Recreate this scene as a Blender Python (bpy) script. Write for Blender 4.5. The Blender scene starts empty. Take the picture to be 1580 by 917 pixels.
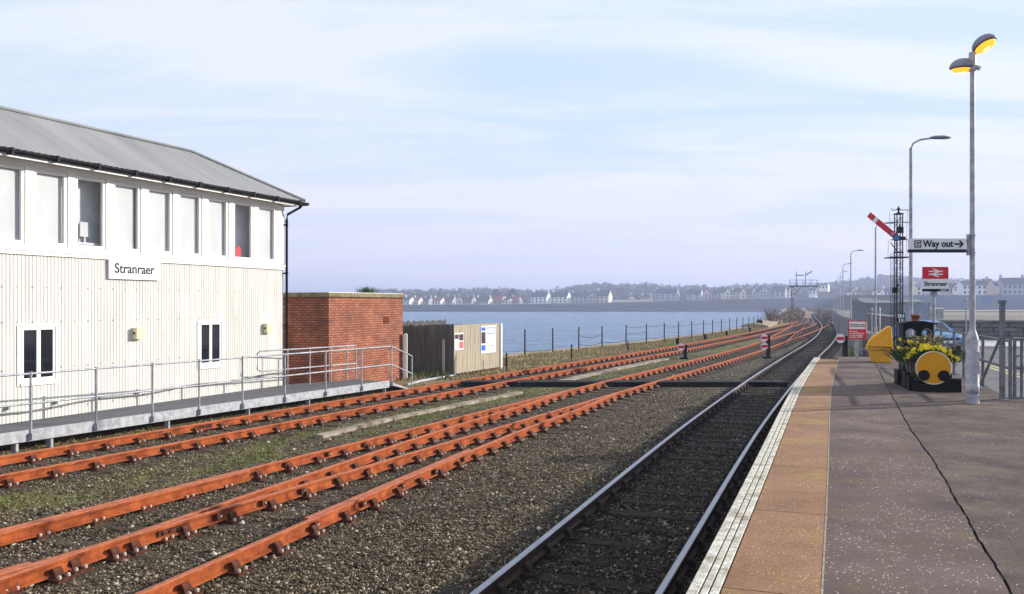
import bpy, math, random
import numpy as np
from mathutils import Vector, Matrix
random.seed(7); RNG = np.random.default_rng(7)
PI = math.pi
# ------------------------------------------------------------------ camera, sky, sun, exposure
F = 1350.0; CX = 790.0; HY = 470.0; CZ = 1.6          # pixels of the 1580 px wide photo; camera height above the platform (z = 0)
sc = bpy.context.scene
cam = bpy.data.cameras.new('camera'); cam_o = bpy.data.objects.new('camera', cam); sc.collection.objects.link(cam_o)
cam_o.location = (0, 0, CZ); cam_o.rotation_euler = (PI/2, 0, 0)
cam.sensor_width = 36; cam.lens = 36*F/1580; cam.shift_y = (HY-458.5)/1580; cam.clip_start = .1; cam.clip_end = 9000
sc.camera = cam_o
SUN_EL = math.radians(17.5); SX, SY = .955, .297          # direction towards the sun
world = bpy.data.worlds.new('World'); sc.world = world; world.use_nodes = True
wn = world.node_tree; wn.nodes.clear()
def wnode(t): return wn.nodes.new(t)
sky = wnode('ShaderNodeTexSky'); sky.sky_type = 'NISHITA'; sky.sun_disc = False
sky.sun_elevation = SUN_EL; sky.sun_rotation = math.atan2(SX, SY); sky.air_density = 1.0; sky.dust_density = 1.2; sky.ozone_density = 1.5
tc = wnode('ShaderNodeTexCoord'); sp = wnode('ShaderNodeSeparateXYZ'); wn.links.new(tc.outputs['Generated'], sp.inputs[0])
# thin cirrus veil: noise stretched along the horizon, on a plane overhead
addz = wnode('ShaderNodeMath'); addz.operation = 'ADD'; addz.inputs[1].default_value = .12; wn.links.new(sp.outputs['Z'], addz.inputs[0])
dx = wnode('ShaderNodeMath'); dx.operation = 'DIVIDE'; wn.links.new(sp.outputs['X'], dx.inputs[0]); wn.links.new(addz.outputs[0], dx.inputs[1])
dy = wnode('ShaderNodeMath'); dy.operation = 'DIVIDE'; wn.links.new(sp.outputs['Y'], dy.inputs[0]); wn.links.new(addz.outputs[0], dy.inputs[1])
cb = wnode('ShaderNodeCombineXYZ'); wn.links.new(dx.outputs[0], cb.inputs[0]); wn.links.new(dy.outputs[0], cb.inputs[1])
mp = wnode('ShaderNodeMapping'); mp.inputs['Rotation'].default_value = (0, 0, .35); mp.inputs['Scale'].default_value = (.55, 1.5, 1)
wn.links.new(cb.outputs[0], mp.inputs[0])
nz = wnode('ShaderNodeTexNoise'); nz.inputs['Scale'].default_value = 1.1; nz.inputs['Detail'].default_value = 7; nz.inputs['Roughness'].default_value = .58; nz.inputs['Distortion'].default_value = .6
wn.links.new(mp.outputs[0], nz.inputs[0])
rp = wnode('ShaderNodeMapRange'); rp.inputs[1].default_value = .40; rp.inputs[2].default_value = .60; rp.inputs[3].default_value = 0; rp.inputs[4].default_value = 1
wn.links.new(nz.outputs[0], rp.inputs[0])
mx = wnode('ShaderNodeMix'); mx.data_type = 'RGBA'
cl = wnode('ShaderNodeMix'); cl.data_type = 'RGBA'; wn.links.new(rp.outputs[0], cl.inputs[0]); cl.inputs[6].default_value = (5.5, 6.9, 8.3, 1); cl.inputs[7].default_value = (7.6, 8.0, 8.7, 1)
mx.inputs[0].default_value = .86; wn.links.new(sky.outputs[0], mx.inputs[6]); wn.links.new(cl.outputs[2], mx.inputs[7])
# pale lilac veil low over the horizon
hr = wnode('ShaderNodeMapRange'); hr.inputs[1].default_value = -.02; hr.inputs[2].default_value = .24; hr.inputs[3].default_value = .8; hr.inputs[4].default_value = 0; hr.interpolation_type = 'SMOOTHSTEP'
wn.links.new(sp.outputs['Z'], hr.inputs[0])
mx2 = wnode('ShaderNodeMix'); mx2.data_type = 'RGBA'; wn.links.new(hr.outputs[0], mx2.inputs[0]); wn.links.new(mx.outputs[2], mx2.inputs[6])
mx2.inputs[7].default_value = (7.2, 6.8, 8.3, 1)
bg = wnode('ShaderNodeBackground'); bg.inputs[1].default_value = .095
wo = wnode('ShaderNodeOutputWorld'); wn.links.new(mx2.outputs[2], bg.inputs[0]); wn.links.new(bg.outputs[0], wo.inputs[0])
sun = bpy.data.lights.new('sun', 'SUN'); sun.energy = 5.0; sun.angle = math.radians(.5); sun.color = (1, .93, .82)
sun_o = bpy.data.objects.new('sun', sun); sc.collection.objects.link(sun_o)
sd = Vector((SX*math.cos(SUN_EL), SY*math.cos(SUN_EL), math.sin(SUN_EL)))
sun_o.rotation_euler = sd.to_track_quat('Z', 'Y').to_euler(); sun_o.location = (60, 30, 60)
sc.view_settings.view_transform = 'Standard'; sc.view_settings.look = 'None'; sc.view_settings.exposure = 0.45; sc.view_settings.gamma = 1
sc.cycles.max_bounces = 6; sc.cycles.volume_bounces = 0; sc.cycles.transparent_max_bounces = 12

# ------------------------------------------------------------------ helpers
C = sc.collection
def gp(px, py, z=0.0):
    Y = F*(CZ-z)/(py-HY); return Vector(((px-CX)/F*Y, Y, z))
def xat(px, Y): return (px-CX)/F*Y
def zat(py, Y): return CZ-(py-HY)/F*Y

def mat(name, col, rough=.6, metal=0, var=.15, vscale=4, col2=None, bump=0, bscale=60, spec=.2, emit=None, estr=0, detail=4, stretch=None):
    m = bpy.data.materials.new(name); m.use_nodes = True; nt = m.node_tree; b = nt.nodes['Principled BSDF']
    b.inputs['Roughness'].default_value = rough; b.inputs['Metallic'].default_value = metal
    b.inputs['Specular IOR Level'].default_value = spec
    t = nt.nodes.new('ShaderNodeTexCoord'); n = nt.nodes.new('ShaderNodeTexNoise')
    n.inputs['Scale'].default_value = vscale; n.inputs['Detail'].default_value = detail; n.inputs['Roughness'].default_value = .65
    if stretch:
        mpp = nt.nodes.new('ShaderNodeMapping'); mpp.inputs['Scale'].default_value = stretch
        nt.links.new(t.outputs['Object'], mpp.inputs[0]); nt.links.new(mpp.outputs[0], n.inputs[0])
    else: nt.links.new(t.outputs['Object'], n.inputs[0])
    r = nt.nodes.new('ShaderNodeValToRGB'); r.color_ramp.elements[0].position = .3; r.color_ramp.elements[1].position = .7
    c1 = [max(0, c*(1-var)) for c in col]; c2 = col2 or [min(1, c*(1+var)) for c in col]
    r.color_ramp.elements[0].color = (*c1, 1); r.color_ramp.elements[1].color = (*c2, 1)
    nt.links.new(n.outputs[0], r.inputs[0]); nt.links.new(r.outputs[0], b.inputs['Base Color'])
    if bump:
        n2 = nt.nodes.new('ShaderNodeTexNoise'); n2.inputs['Scale'].default_value = bscale; n2.inputs['Detail'].default_value = 3
        nt.links.new(t.outputs['Object'], n2.inputs[0]); bp = nt.nodes.new('ShaderNodeBump'); bp.inputs['Strength'].default_value = bump
        bp.inputs['Distance'].default_value = .01; nt.links.new(n2.outputs[0], bp.inputs['Height']); nt.links.new(bp.outputs[0], b.inputs['Normal'])
    if emit: b.inputs['Emission Color'].default_value = (*emit, 1); b.inputs['Emission Strength'].default_value = estr
    return m
def N(m, t, **kw):
    n = m.node_tree.nodes.new(t)
    for k, v in kw.items(): setattr(n, k, v)
    return n
def L(m, a, b): m.node_tree.links.new(a, b)
def mathn(m, op, a, b=None):
    n = N(m, 'ShaderNodeMath', operation=op)
    for i, v in enumerate((a, b)):
        if v is None: continue
        if isinstance(v, (int, float)): n.inputs[i].default_value = v
        else: L(m, v, n.inputs[i])
    return n.outputs[0]
def mixc(m, f, a, b):
    n = N(m, 'ShaderNodeMix', data_type='RGBA')
    for i, v in ((0, f), (6, a), (7, b)):
        if isinstance(v, (int, float)): n.inputs[i].default_value = v
        elif isinstance(v, tuple): n.inputs[i].default_value = (*v, 1)
        else: L(m, v, n.inputs[i])
    return n.outputs[2]
def rng(m, v, a, b, c=0, d=1):
    n = N(m, 'ShaderNodeMapRange'); L(m, v, n.inputs[0])
    for i, q in enumerate((a, b, c, d)): n.inputs[i+1].default_value = q
    return n.outputs[0]
def noise(m, vec, scale, detail=4, rough=.6):
    n = N(m, 'ShaderNodeTexNoise'); n.inputs['Scale'].default_value = scale; n.inputs['Detail'].default_value = detail; n.inputs['Roughness'].default_value = rough
    if vec is not None: L(m, vec, n.inputs[0])
    return n.outputs[0]

class MB:
    def __init__(s): s.v = []; s.f = []; s.m = []; s.sm = []
    def add(s, vs, fs, m=0, smooth=False):
        o = len(s.v); s.v.extend(tuple(p) for p in vs)
        for f in fs: s.f.append([i+o for i in f]); s.m.append(m); s.sm.append(smooth)
    def box(s, x0, x1, y0, y1, z0, z1, m=0):
        vs = [(x, y, z) for z in (z0, z1) for y in (y0, y1) for x in (x0, x1)]
        s.add(vs, [(0,2,3,1), (4,5,7,6), (0,1,5,4), (1,3,7,5), (3,2,6,7), (2,0,4,6)], m)
    def obox(s, c, ax, ay, az, m=0):           # oriented box, half-extent vectors
        c, ax, ay, az = map(Vector, (c, ax, ay, az))
        vs = [c+ax*i+ay*j+az*k for k in (-1, 1) for j in (-1, 1) for i in (-1, 1)]
        s.add(vs, [(0,2,3,1), (4,5,7,6), (0,1,5,4), (1,3,7,5), (3,2,6,7), (2,0,4,6)], m)
    def tube(s, pts, r, n=8, m=0, cap=True, r1=None):
        pts = [Vector(p) for p in pts]; rings = []; K = len(pts)
        up = Vector((0, 0, 1))
        for i, p in enumerate(pts):
            d = (pts[min(i+1, K-1)]-pts[max(i-1, 0)]).normalized()
            a = d.cross(up)
            if a.length < .05: a = d.cross(Vector((0, 1, 0)))
            a.normalize(); b = a.cross(d)
            rr = r if r1 is None else r+(r1-r)*i/(K-1)
            rings.append([p+(a*math.cos(2*PI*k/n)+b*math.sin(2*PI*k/n))*rr for k in range(n)])
        vs = [q for R in rings for q in R]; fs = []
        for i in range(K-1):
            for k in range(n): fs.append((i*n+k, i*n+(k+1) % n, (i+1)*n+(k+1) % n, (i+1)*n+k))
        s.add(vs, fs, m, True)
        if cap: s.add(rings[0], [tuple(range(n))[::-1]], m); s.add(rings[-1], [tuple(range(n))], m)
    def lathe(s, prof, c=(0, 0, 0), n=20, m=0, axis='z', smooth=True):   # prof [(r, h)]
        vs = []
        for r, h in prof:
            for k in range(n):
                a = 2*PI*k/n; u, w = r*math.cos(a), r*math.sin(a)
                if axis == 'z': vs.append((c[0]+u, c[1]+w, c[2]+h))
                elif axis == 'y': vs.append((c[0]+u, c[1]+h, c[2]+w))
                else: vs.append((c[0]+h, c[1]+u, c[2]+w))
        fs = [(i*n+k, i*n+(k+1) % n, (i+1)*n+(k+1) % n, (i+1)*n+k) for i in range(len(prof)-1) for k in range(n)]
        s.add(vs, fs, m, smooth)
        s.add(vs[:n], [tuple(range(n))[::-1]], m); s.add(vs[-n:], [tuple(range(n))], m)
    def prism(s, poly, a, b, plane='xz', m=0):       # polygon extruded along the remaining axis
        n = len(poly)
        def P(u, w, t): return (u, t, w) if plane == 'xz' else ((u, w, t) if plane == 'xy' else (t, u, w))
        vs = [P(u, w, a) for u, w in poly]+[P(u, w, b) for u, w in poly]
        s.add(vs, [tuple(range(n)), tuple(range(n, 2*n))[::-1]]+[(i, i+n, (i+1) % n+n, (i+1) % n) for i in range(n)], m)
    def quad(s, a, b, c, d, m=0): s.add([a, b, c, d], [(0, 1, 2, 3)], m)
    def build(s, name, mats, parent=None, loc=None, bevel=0):
        me = bpy.data.meshes.new(name); me.from_pydata(s.v, [], s.f)
        if not isinstance(mats, (list, tuple)): mats = [mats]
        for q in mats: me.materials.append(q)
        me.polygons.foreach_set('material_index', s.m); me.polygons.foreach_set('use_smooth', s.sm)
        me.update()
        import bmesh
        if len(s.f) < 40000:
            bm = bmesh.new(); bm.from_mesh(me); bmesh.ops.recalc_face_normals(bm, faces=bm.faces); bm.to_mesh(me); bm.free()
        o = bpy.data.objects.new(name, me); C.objects.link(o)
        if parent: o.parent = parent
        if loc: o.location = loc
        if bevel:
            b = o.modifiers.new('bevel', 'BEVEL'); b.width = bevel; b.segments = 2; b.limit_method = 'ANGLE'
        return o
def tag(o, label=None, cat=None, group=None, kind=None):
    if label: o['label'] = label
    if cat: o['category'] = cat
    if group: o['group'] = group
    if kind: o['kind'] = kind
    return o
def thing(name, label, cat, loc=(0, 0, 0), rz=0, group=None):
    o = bpy.data.objects.new(name, None); C.objects.link(o); o.location = loc; o.rotation_euler = (0, 0, rz); o.empty_display_size = .1
    return tag(o, label, cat, group)
def copy_tree(o, parent=None):
    c = o.copy(); C.objects.link(c)
    if parent: c.parent = parent
    for ch in list(o.children): copy_tree(ch, c)
    return c
def text_part(name, body, h, m, parent, fn, align='CENTER', bold=0, depth=.003):
    cu = bpy.data.curves.new(name, 'FONT'); cu.body = body; cu.size = h; cu.align_x = align; cu.align_y = 'CENTER'; cu.extrude = depth; cu.offset = bold
    cu.space_line = .85
    t = bpy.data.objects.new(name, cu); C.objects.link(t)
    me = bpy.data.meshes.new_from_object(t); bpy.data.objects.remove(t); 
    for v in me.vertices: v.co = fn(*v.co)
    me.materials.clear(); me.materials.append(m)
    o = bpy.data.objects.new(name, me); C.objects.link(o); o.parent = parent
    return o
def numpy_mesh(name, V, Fc, m, attr=None):
    me = bpy.data.meshes.new(name); k = Fc.shape[1]
    me.vertices.add(len(V)); me.vertices.foreach_set('co', V.astype(np.float32).ravel())
    me.loops.add(Fc.size); me.loops.foreach_set('vertex_index', Fc.astype(np.int32).ravel())
    me.polygons.add(len(Fc)); me.polygons.foreach_set('loop_start', np.arange(0, Fc.size, k, dtype=np.int32))
    me.update(calc_edges=True); me.materials.append(m)
    if attr is not None:
        a = me.attributes.new('rnd', 'FLOAT', 'POINT'); a.data.foreach_set('value', attr.astype(np.float32))
    o = bpy.data.objects.new(name, me); C.objects.link(o); return o
def attr_ramp_mat(name, cols, rough=.85, trans=0):
    m = bpy.data.materials.new(name); m.use_nodes = True; b = m.node_tree.nodes['Principled BSDF']; b.inputs['Roughness'].default_value = rough
    a = N(m, 'ShaderNodeAttribute', attribute_name='rnd'); r = N(m, 'ShaderNodeValToRGB'); L(m, a.outputs['Fac'], r.inputs[0])
    el = r.color_ramp.elements; el[0].position = cols[0][0]; el[0].color = (*cols[0][1], 1); el[1].position = cols[-1][0]; el[1].color = (*cols[-1][1], 1)
    for p, c in cols[1:-1]: e = el.new(p); e.color = (*c, 1)
    L(m, r.outputs[0], b.inputs['Base Color']); b.inputs['Specular IOR Level'].default_value = .25
    return m

def catmull(pts, step=.8):
    P = [Vector((*p, 0)) if len(p) == 2 else Vector(p) for p in pts]; P = [P[0]*2-P[1]]+P+[P[-1]*2-P[-2]]; out = []
    for i in range(1, len(P)-2):
        n = max(2, int((P[i+1]-P[i]).length/step))
        for k in range(n):
            t = k/n; a, b, c, d = P[i-1:i+3]
            out.append(.5*((2*b)+(c-a)*t+(2*a-5*b+4*c-d)*t*t+(3*b-a-3*c+d)*t**3))
    out.append(P[-2]); return out
def offset(path, d):          # to the right of travel = +
    out = []
    for i, p in enumerate(path):
        t = (path[min(i+1, len(path)-1)]-path[max(i-1, 0)]).normalized(); out.append(Vector((p.x+t.y*d, p.y-t.x*d, p.z)))
    return out
def lenwalk(path, spacing, start=0):
    res = []; acc = -start; nxt = 0
    for a, b in zip(path, path[1:]):
        l = (b-a).length
        while nxt <= acc+l:
            if nxt >= acc: t = (nxt-acc)/l; res.append((a.lerp(b, t), (b-a).normalized()))
            nxt += spacing
        acc += l
    return res
def sweep(mb, path, off, prof, z, m_of=None):
    p = offset(path, off); n = len(prof); vs = []
    for i, q in enumerate(p):
        t = (p[min(i+1, len(p)-1)]-p[max(i-1, 0)]).normalized(); r = Vector((t.y, -t.x, 0))
        for u, w in prof: vs.append(q+r*u+Vector((0, 0, z+w)))
    base = len(mb.v); mb.v.extend(tuple(v) for v in vs)
    for i in range(len(p)-1):
        for k in range(n):
            mb.f.append([base+i*n+k, base+i*n+(k+1) % n, base+(i+1)*n+(k+1) % n, base+(i+1)*n+k]); mb.m.append(m_of[k] if m_of else 0); mb.sm.append(False)
    mb.f.append([base+k for k in range(n)]); mb.m.append(0); mb.sm.append(False)
    mb.f.append([base+(len(p)-1)*n+k for k in range(n)][::-1]); mb.m.append(0); mb.sm.append(False)

# ------------------------------------------------------------------ materials
M = {}
M['rust'] = mat('rusty rail', (.19, .036, .013), .85, 0, .35, 4, (.47, .120, .034), .6, 90, .15, detail=8)
M['rust_top'] = mat('rusty rail head', (.36, .10, .045), .7, .0, .22, 9, (.48, .16, .085), .3, 120)
M['steel'] = mat('polished rail head', (.30, .29, .34), .36, .85, .15, 5)
M['rail_dark'] = mat('dark brown rail side', (.055, .03, .024), .8, 0, .3, 6, bump=.4)
M['chair'] = mat('rusty chair iron', (.045, .018, .012), .85, 0, .5, 12, (.14, .042, .022), .5, 60)
M['bolt'] = mat('pale bolt heads', (.42, .34, .28), .6, .1, .3, 30)
M['chair_dark'] = mat('dark chair iron', (.035, .024, .02), .85, 0, .3, 12)
M['sleeper'] = mat('weathered sleeper', (.030, .022, .015), .95, 0, .45, 3, (.095, .072, .050), .8, 40, stretch=(1, 6, 1))
M['white'] = mat('white paint', (.80, .79, .76), .5, 0, .05, 2, bump=.05)
M['white_sign'] = mat('white enamel', (.78, .78, .80), .35, 0, .02, 2)
M['black'] = mat('black paint', (.006, .006, .007), .6, 0, .2, 8, spec=.12)
M['ink'] = mat('black lettering', (.012, .012, .015), .6)
M['galv'] = mat('galvanised steel', (.27, .28, .31), .55, .3, .22, 7, (.43, .44, .48), .1, 30)
M['galv_lamp'] = mat('painted lamp post grey', (.30, .30, .35), .5, .1, .3, 7, (.52, .52, .57), .1, 40, detail=8)
M['red'] = mat('red enamel', (.62, .02, .035), .4, 0, .06, 3)
M['yellow'] = mat('yellow plastic', (.80, .38, .02), .5, 0, .08, 3, bump=.05)
M['yellow_paint'] = mat('yellow paint on barrel end', (.68, .30, .008), .5, 0, .06, 4)
M['deck'] = mat('grey walkway grating', (.12, .12, .135), .8, 0, .15, 14, bump=.3, bscale=120)
M['stone'] = mat('grey concrete', (.30, .28, .25), .9, 0, .25, 3, bump=.5, bscale=30)
M['tan_stone'] = mat('weathered quay stone', (.30, .24, .17), .9, 0, .35, 1.2, bump=.6, bscale=12)
M['glass_dark'] = mat('dark window glass', (.012, .014, .022), .08, 0, .3, 3, spec=.6)

# corrugated cream cladding
M['cream'] = mat('cream corrugated cladding', (.57, .55, .505), .6, 0, .06, 1.1, (.74, .725, .685), stretch=(3, 1, .35), detail=9)
M['roof'] = mat('grey corrugated roof sheet', (.24, .24, .245), .8, 0, .1, .5, (.30, .30, .305), stretch=(2.5, .4, .4), spec=.2, detail=8)
M['darkunder'] = mat('dark brick footing', (.03, .028, .026), .9)
M['moss'] = mat('mossy pale sill board', (.42, .47, .30), .8, 0, .3, 3)

def brick_mat(name, c1, c2, mo, sc_=1.0):
    m = bpy.data.materials.new(name); m.use_nodes = True; b = m.node_tree.nodes['Principled BSDF']; b.inputs['Roughness'].default_value = .85
    t = N(m, 'ShaderNodeTexCoord'); s = N(m, 'ShaderNodeSeparateXYZ'); L(m, t.outputs['Object'], s.inputs[0])
    h = mathn(m, 'ADD', s.outputs[0], s.outputs[1]); c = N(m, 'ShaderNodeCombineXYZ'); L(m, h, c.inputs[0]); L(m, s.outputs[2], c.inputs[1])
    br = N(m, 'ShaderNodeTexBrick'); L(m, c.outputs[0], br.inputs[0]); br.inputs['Color1'].default_value = (*c1, 1); br.inputs['Color2'].default_value = (*c2, 1)
    br.inputs['Mortar'].default_value = (*mo, 1); br.inputs['Scale'].default_value = 1; br.inputs['Mortar Size'].default_value = .012*sc_
    br.inputs['Brick Width'].default_value = .225*sc_; br.inputs['Row Height'].default_value = .078*sc_; br.inputs['Bias'].default_value = -.1
    n = noise(m, t.outputs['Object'], 1.4, 5); n2 = noise(m, t.outputs['Object'], 30, 3)
    f = rng(m, n, .35, .7, .60, 1.22); f2 = rng(m, n2, .3, .7, .85, 1.12); ff = mathn(m, 'MULTIPLY', f, f2)
    vm = N(m, 'ShaderNodeVectorMath', operation='SCALE'); L(m, br.outputs[0], vm.inputs[0]); L(m, ff, vm.inputs['Scale']); L(m, vm.outputs[0], b.inputs['Base Color'])
    bp = N(m, 'ShaderNodeBump'); bp.inputs['Strength'].default_value = .6; bp.inputs['Distance'].default_value = .008; bp.invert = True
    L(m, br.outputs['Fac'], bp.inputs['Height']); L(m, bp.outputs[0], b.inputs['Normal']); return m
M['brick'] = brick_mat('orange red brick', (.46, .145, .062), (.29, .075, .036), (.075, .038, .026))

def yard_mat():
    m = bpy.data.materials.new('yard ballast and moss'); m.use_nodes = True; b = m.node_tree.nodes['Principled BSDF']; b.inputs['Roughness'].default_value = .95
    b.inputs['Specular IOR Level'].default_value = .15
    t = N(m, 'ShaderNodeTexCoord'); s = N(m, 'ShaderNodeSeparateXYZ'); P = t.outputs['Object']; L(m, P, s.inputs[0])
    vo = N(m, 'ShaderNodeTexVoronoi'); vo.inputs['Scale'].default_value = 24; L(m, P, vo.inputs[0])
    sx = N(m, 'ShaderNodeSeparateColor'); L(m, vo.outputs['Color'], sx.inputs[0])
    r = N(m, 'ShaderNodeValToRGB'); L(m, sx.outputs[0], r.inputs[0]); el = r.color_ramp.elements
    el[0].position = 0; el[0].color = (.020, .016, .011, 1); el[1].position = 1; el[1].color = (.50, .43, .34, 1)
    for p, c in ((.5, (.088, .068, .046)), (.85, (.155, .122, .086)), (.95, (.25, .21, .16))): e = el.new(p); e.color = (*c, 1)
    big = noise(m, P, .35, 5); col = mixc(m, rng(m, big, .4, .65), r.outputs[0], (.075, .058, .042)); 
    col = mixc(m, .35, col, r.outputs[0])
    # v runs across the sidings
    v = mathn(m, 'SUBTRACT', s.outputs[0], mathn(m, 'MULTIPLY', s.outputs[1], .465))
    g1 = mathn(m, 'MULTIPLY', rng(m, v, -13.3, -12.7), rng(m, v, -10.9, -11.6))
    n1 = noise(m, P, .55, 5, .7); moss = mathn(m, 'MULTIPLY', g1, rng(m, n1, .40, .58))
    n3 = noise(m, P, 14, 3); mc = mixc(m, rng(m, n3, .35, .65), (.095, .100, .028), (.23, .225, .060)); col = mixc(m, mathn(m, 'MULTIPLY', moss, .8), col, mc)
    q = rng(m, v, -15.9, -16.7); tan = mixc(m, n3, (.16, .115, .055), (.34, .25, .13)); col = mixc(m, mathn(m, 'MULTIPLY', q, .9), col, tan)
    fr = mathn(m, 'MULTIPLY', rng(m, s.outputs[1], 55, 75), rng(m, noise(m, P, .12, 5), .46, .56)); col = mixc(m, mathn(m, 'MULTIPLY', fr, .8), col, mixc(m, n3, (.10, .12, .03), (.22, .17, .08)))
    far = rng(m, s.outputs[1], 140, 190); col = mixc(m, far, col, mixc(m, noise(m, P, .3, 4), (.13, .10, .06), (.30, .22, .13)))
    L(m, col, b.inputs['Base Color'])
    bp = N(m, 'ShaderNodeBump'); bp.inputs['Strength'].default_value = .9; bp.inputs['Distance'].default_value = .02; bp.invert = True
    L(m, vo.outputs['Distance'], bp.inputs['Height']); L(m, bp.outputs[0], b.inputs['Normal']); return m
M['yard'] = yard_mat()
def speck_mat(name, base, base2, speck, scale, thr, big=.5, patch=None, rough=.9, bump=.4):
    m = bpy.data.materials.new(name); m.use_nodes = True; b = m.node_tree.nodes['Principled BSDF']; b.inputs['Roughness'].default_value = rough
    b.inputs['Specular IOR Level'].default_value = .25
    t = N(m, 'ShaderNodeTexCoord'); P = t.outputs['Object']
    col = mixc(m, rng(m, noise(m, P, big, 6, .7), .36, .64), base, base2)
    if patch: col = mixc(m, rng(m, noise(m, P, patch[1], 5, .65), .52, .66), col, patch[0])
    fine = rng(m, noise(m, P, 90, 2), .3, .7, .7, 1.3); vm = N(m, 'ShaderNodeVectorMath', operation='SCALE'); L(m, col, vm.inputs[0]); L(m, fine, vm.inputs['Scale'])
    vo = N(m, 'ShaderNodeTexVoronoi'); vo.inputs['Scale'].default_value = scale; L(m, P, vo.inputs[0])
    sx = N(m, 'ShaderNodeSeparateColor'); L(m, vo.outputs['Color'], sx.inputs[0])
    dens = rng(m, noise(m, P, 1.2, 4), .35, .65, thr+.22, thr-.12)
    hit = mathn(m, 'MULTIPLY', mathn(m, 'GREATER_THAN', sx.outputs[0], dens), mathn(m, 'LESS_THAN', vo.outputs['Distance'], rng(m, sx.outputs[1], 0, 1, .12, .42)))
    col = mixc(m, hit, vm.outputs[0], speck); L(m, col, b.inputs['Base Color'])
    bp = N(m, 'ShaderNodeBump'); bp.inputs['Strength'].default_value = bump; bp.inputs['Distance'].default_value = .01
    L(m, noise(m, P, 45, 4, .7), bp.inputs['Height']); L(m, bp.outputs[0], b.inputs['Normal']); return m
M['asphalt'] = speck_mat('worn platform asphalt', (.062, .039, .038), (.150, .102, .096), (.62, .54, .46), 62, .82, .6, ((.13, .092, .056), .8))
M['asphalt_rough'] = speck_mat('patched rough asphalt', (.055, .036, .035), (.135, .094, .088), (.5, .46, .42), 55, .93, 1.3, ((.15, .115, .075), .9), bump=1.0)
M['slab'] = speck_mat('orange brown coping slab', (.205, .105, .060), (.32, .172, .100), (.62, .50, .34), 75, .78, .7, ((.30, .20, .055), .9), bump=.3)
M['edge_white'] = speck_mat('worn white edge paint', (.40, .36, .29), (.70, .67, .60), (.20, .17, .12), 70, .58, 9, ((.26, .22, .15), 5))
M['road'] = speck_mat('grey road asphalt', (.10, .095, .10), (.16, .15, .155), (.3, .28, .27), 30, .95, .4)
M['pavement'] = mat('pale concrete pavement', (.48, .44, .42), .9, 0, .12, .6)

# ------------------------------------------------------------------ the setting
def structure(name, mb, m, **k): return tag(mb.build(name, m), kind='structure', **k)
mb = MB(); mb.quad((-6000, -6000, -6.0), (6000, -6000, -6.0), (6000, 6000, -6.0), (-6000, 6000, -6.0))
M['seabed'] = mat('dark sea bed', (.05, .05, .045), .9); structure('ground', mb, M['seabed'])
# water
m = bpy.data.materials.new('sea water'); m.use_nodes = True; b = m.node_tree.nodes['Principled BSDF']; M['water'] = m
b.inputs['Roughness'].default_value = .22; b.inputs['IOR'].default_value = 1.33; b.inputs['Specular IOR Level'].default_value = .5
t = N(m, 'ShaderNodeTexCoord'); mpp = N(m, 'ShaderNodeMapping'); mpp.inputs['Scale'].default_value = (.7, 1.2, 1); L(m, t.outputs['Object'], mpp.inputs[0])
L(m, mixc(m, rng(m, noise(m, mpp.outputs[0], .5, 7, .75), .42, .58), (.04, .13, .28), (.17, .32, .52)), b.inputs['Base Color'])  # colour noise paints the ripples' light and dark into the water
h = mathn(m, 'ADD', noise(m, mpp.outputs[0], .9, 6, .7), mathn(m, 'MULTIPLY', noise(m, mpp.outputs[0], .22, 6, .75), 3.0))
bp = N(m, 'ShaderNodeBump'); bp.inputs['Strength'].default_value = 1; bp.inputs['Distance'].default_value = .9; L(m, h, bp.inputs['Height']); L(m, bp.outputs[0], b.inputs['Normal'])
WZ = -3.4
mb = MB(); mb.quad((-3000, -400, WZ), (900, -400, WZ), (900, 760, WZ), (-3000, 760, WZ)); structure('water', mb, M['water'])

QUAY = [(-60, -78), (-7.1, 30.4), (.33, 46.4), (6.9, 57.6), (15.3, 73.5), (28.5, 104), (50, 165), (72, 232), (118, 380), (180, 575), (205, 640)]
LAMP_N = [(10.6, 23.2), (19.7, 47.5), (27.9, 72), (35.9, 95), (44.3, 118), (52.4, 141), (59.8, 162), (67, 184)]
main_pts = [(-3.1, -2), (.46, 7.55), (3.08, 14.67), (5.04, 19.85), (8.43, 28.5), (11.77, 36.8), (15.14, 45), (20.73, 58.7), (27.7, 76.7), (39.3, 108.9), (62.1, 177), (92.5, 265), (172, 482)]
main = catmull(main_pts)
tA = catmull([(-13.5, 2), (-8.35, 12.8), (-.35, 30), (9.3, 50), (20.6, 75), (32, 102), (43.5, 131), (57.2, 171)])
tB = catmull([(-9.35, 0), (-4.86, 9.73), (2.35, 25.3), (11.7, 45.4), (18.9, 62), (27.5, 82), (38.4, 108.5), (43.2, 122)])
tC = catmull([(-7.3, -1), (-5.2, 4), (-4.04, 7.55), (-3.05, 10.48), (-1.70, 14.44), (-.42, 18), (.86, 21.2), (2.2, 24.9), (3.0, 26.7)])
tD = catmull([(13.9, 50), (18.2, 60.5), (22.6, 72.6), (32.6, 100), (49.8, 150), (57.6, 172)])
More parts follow.
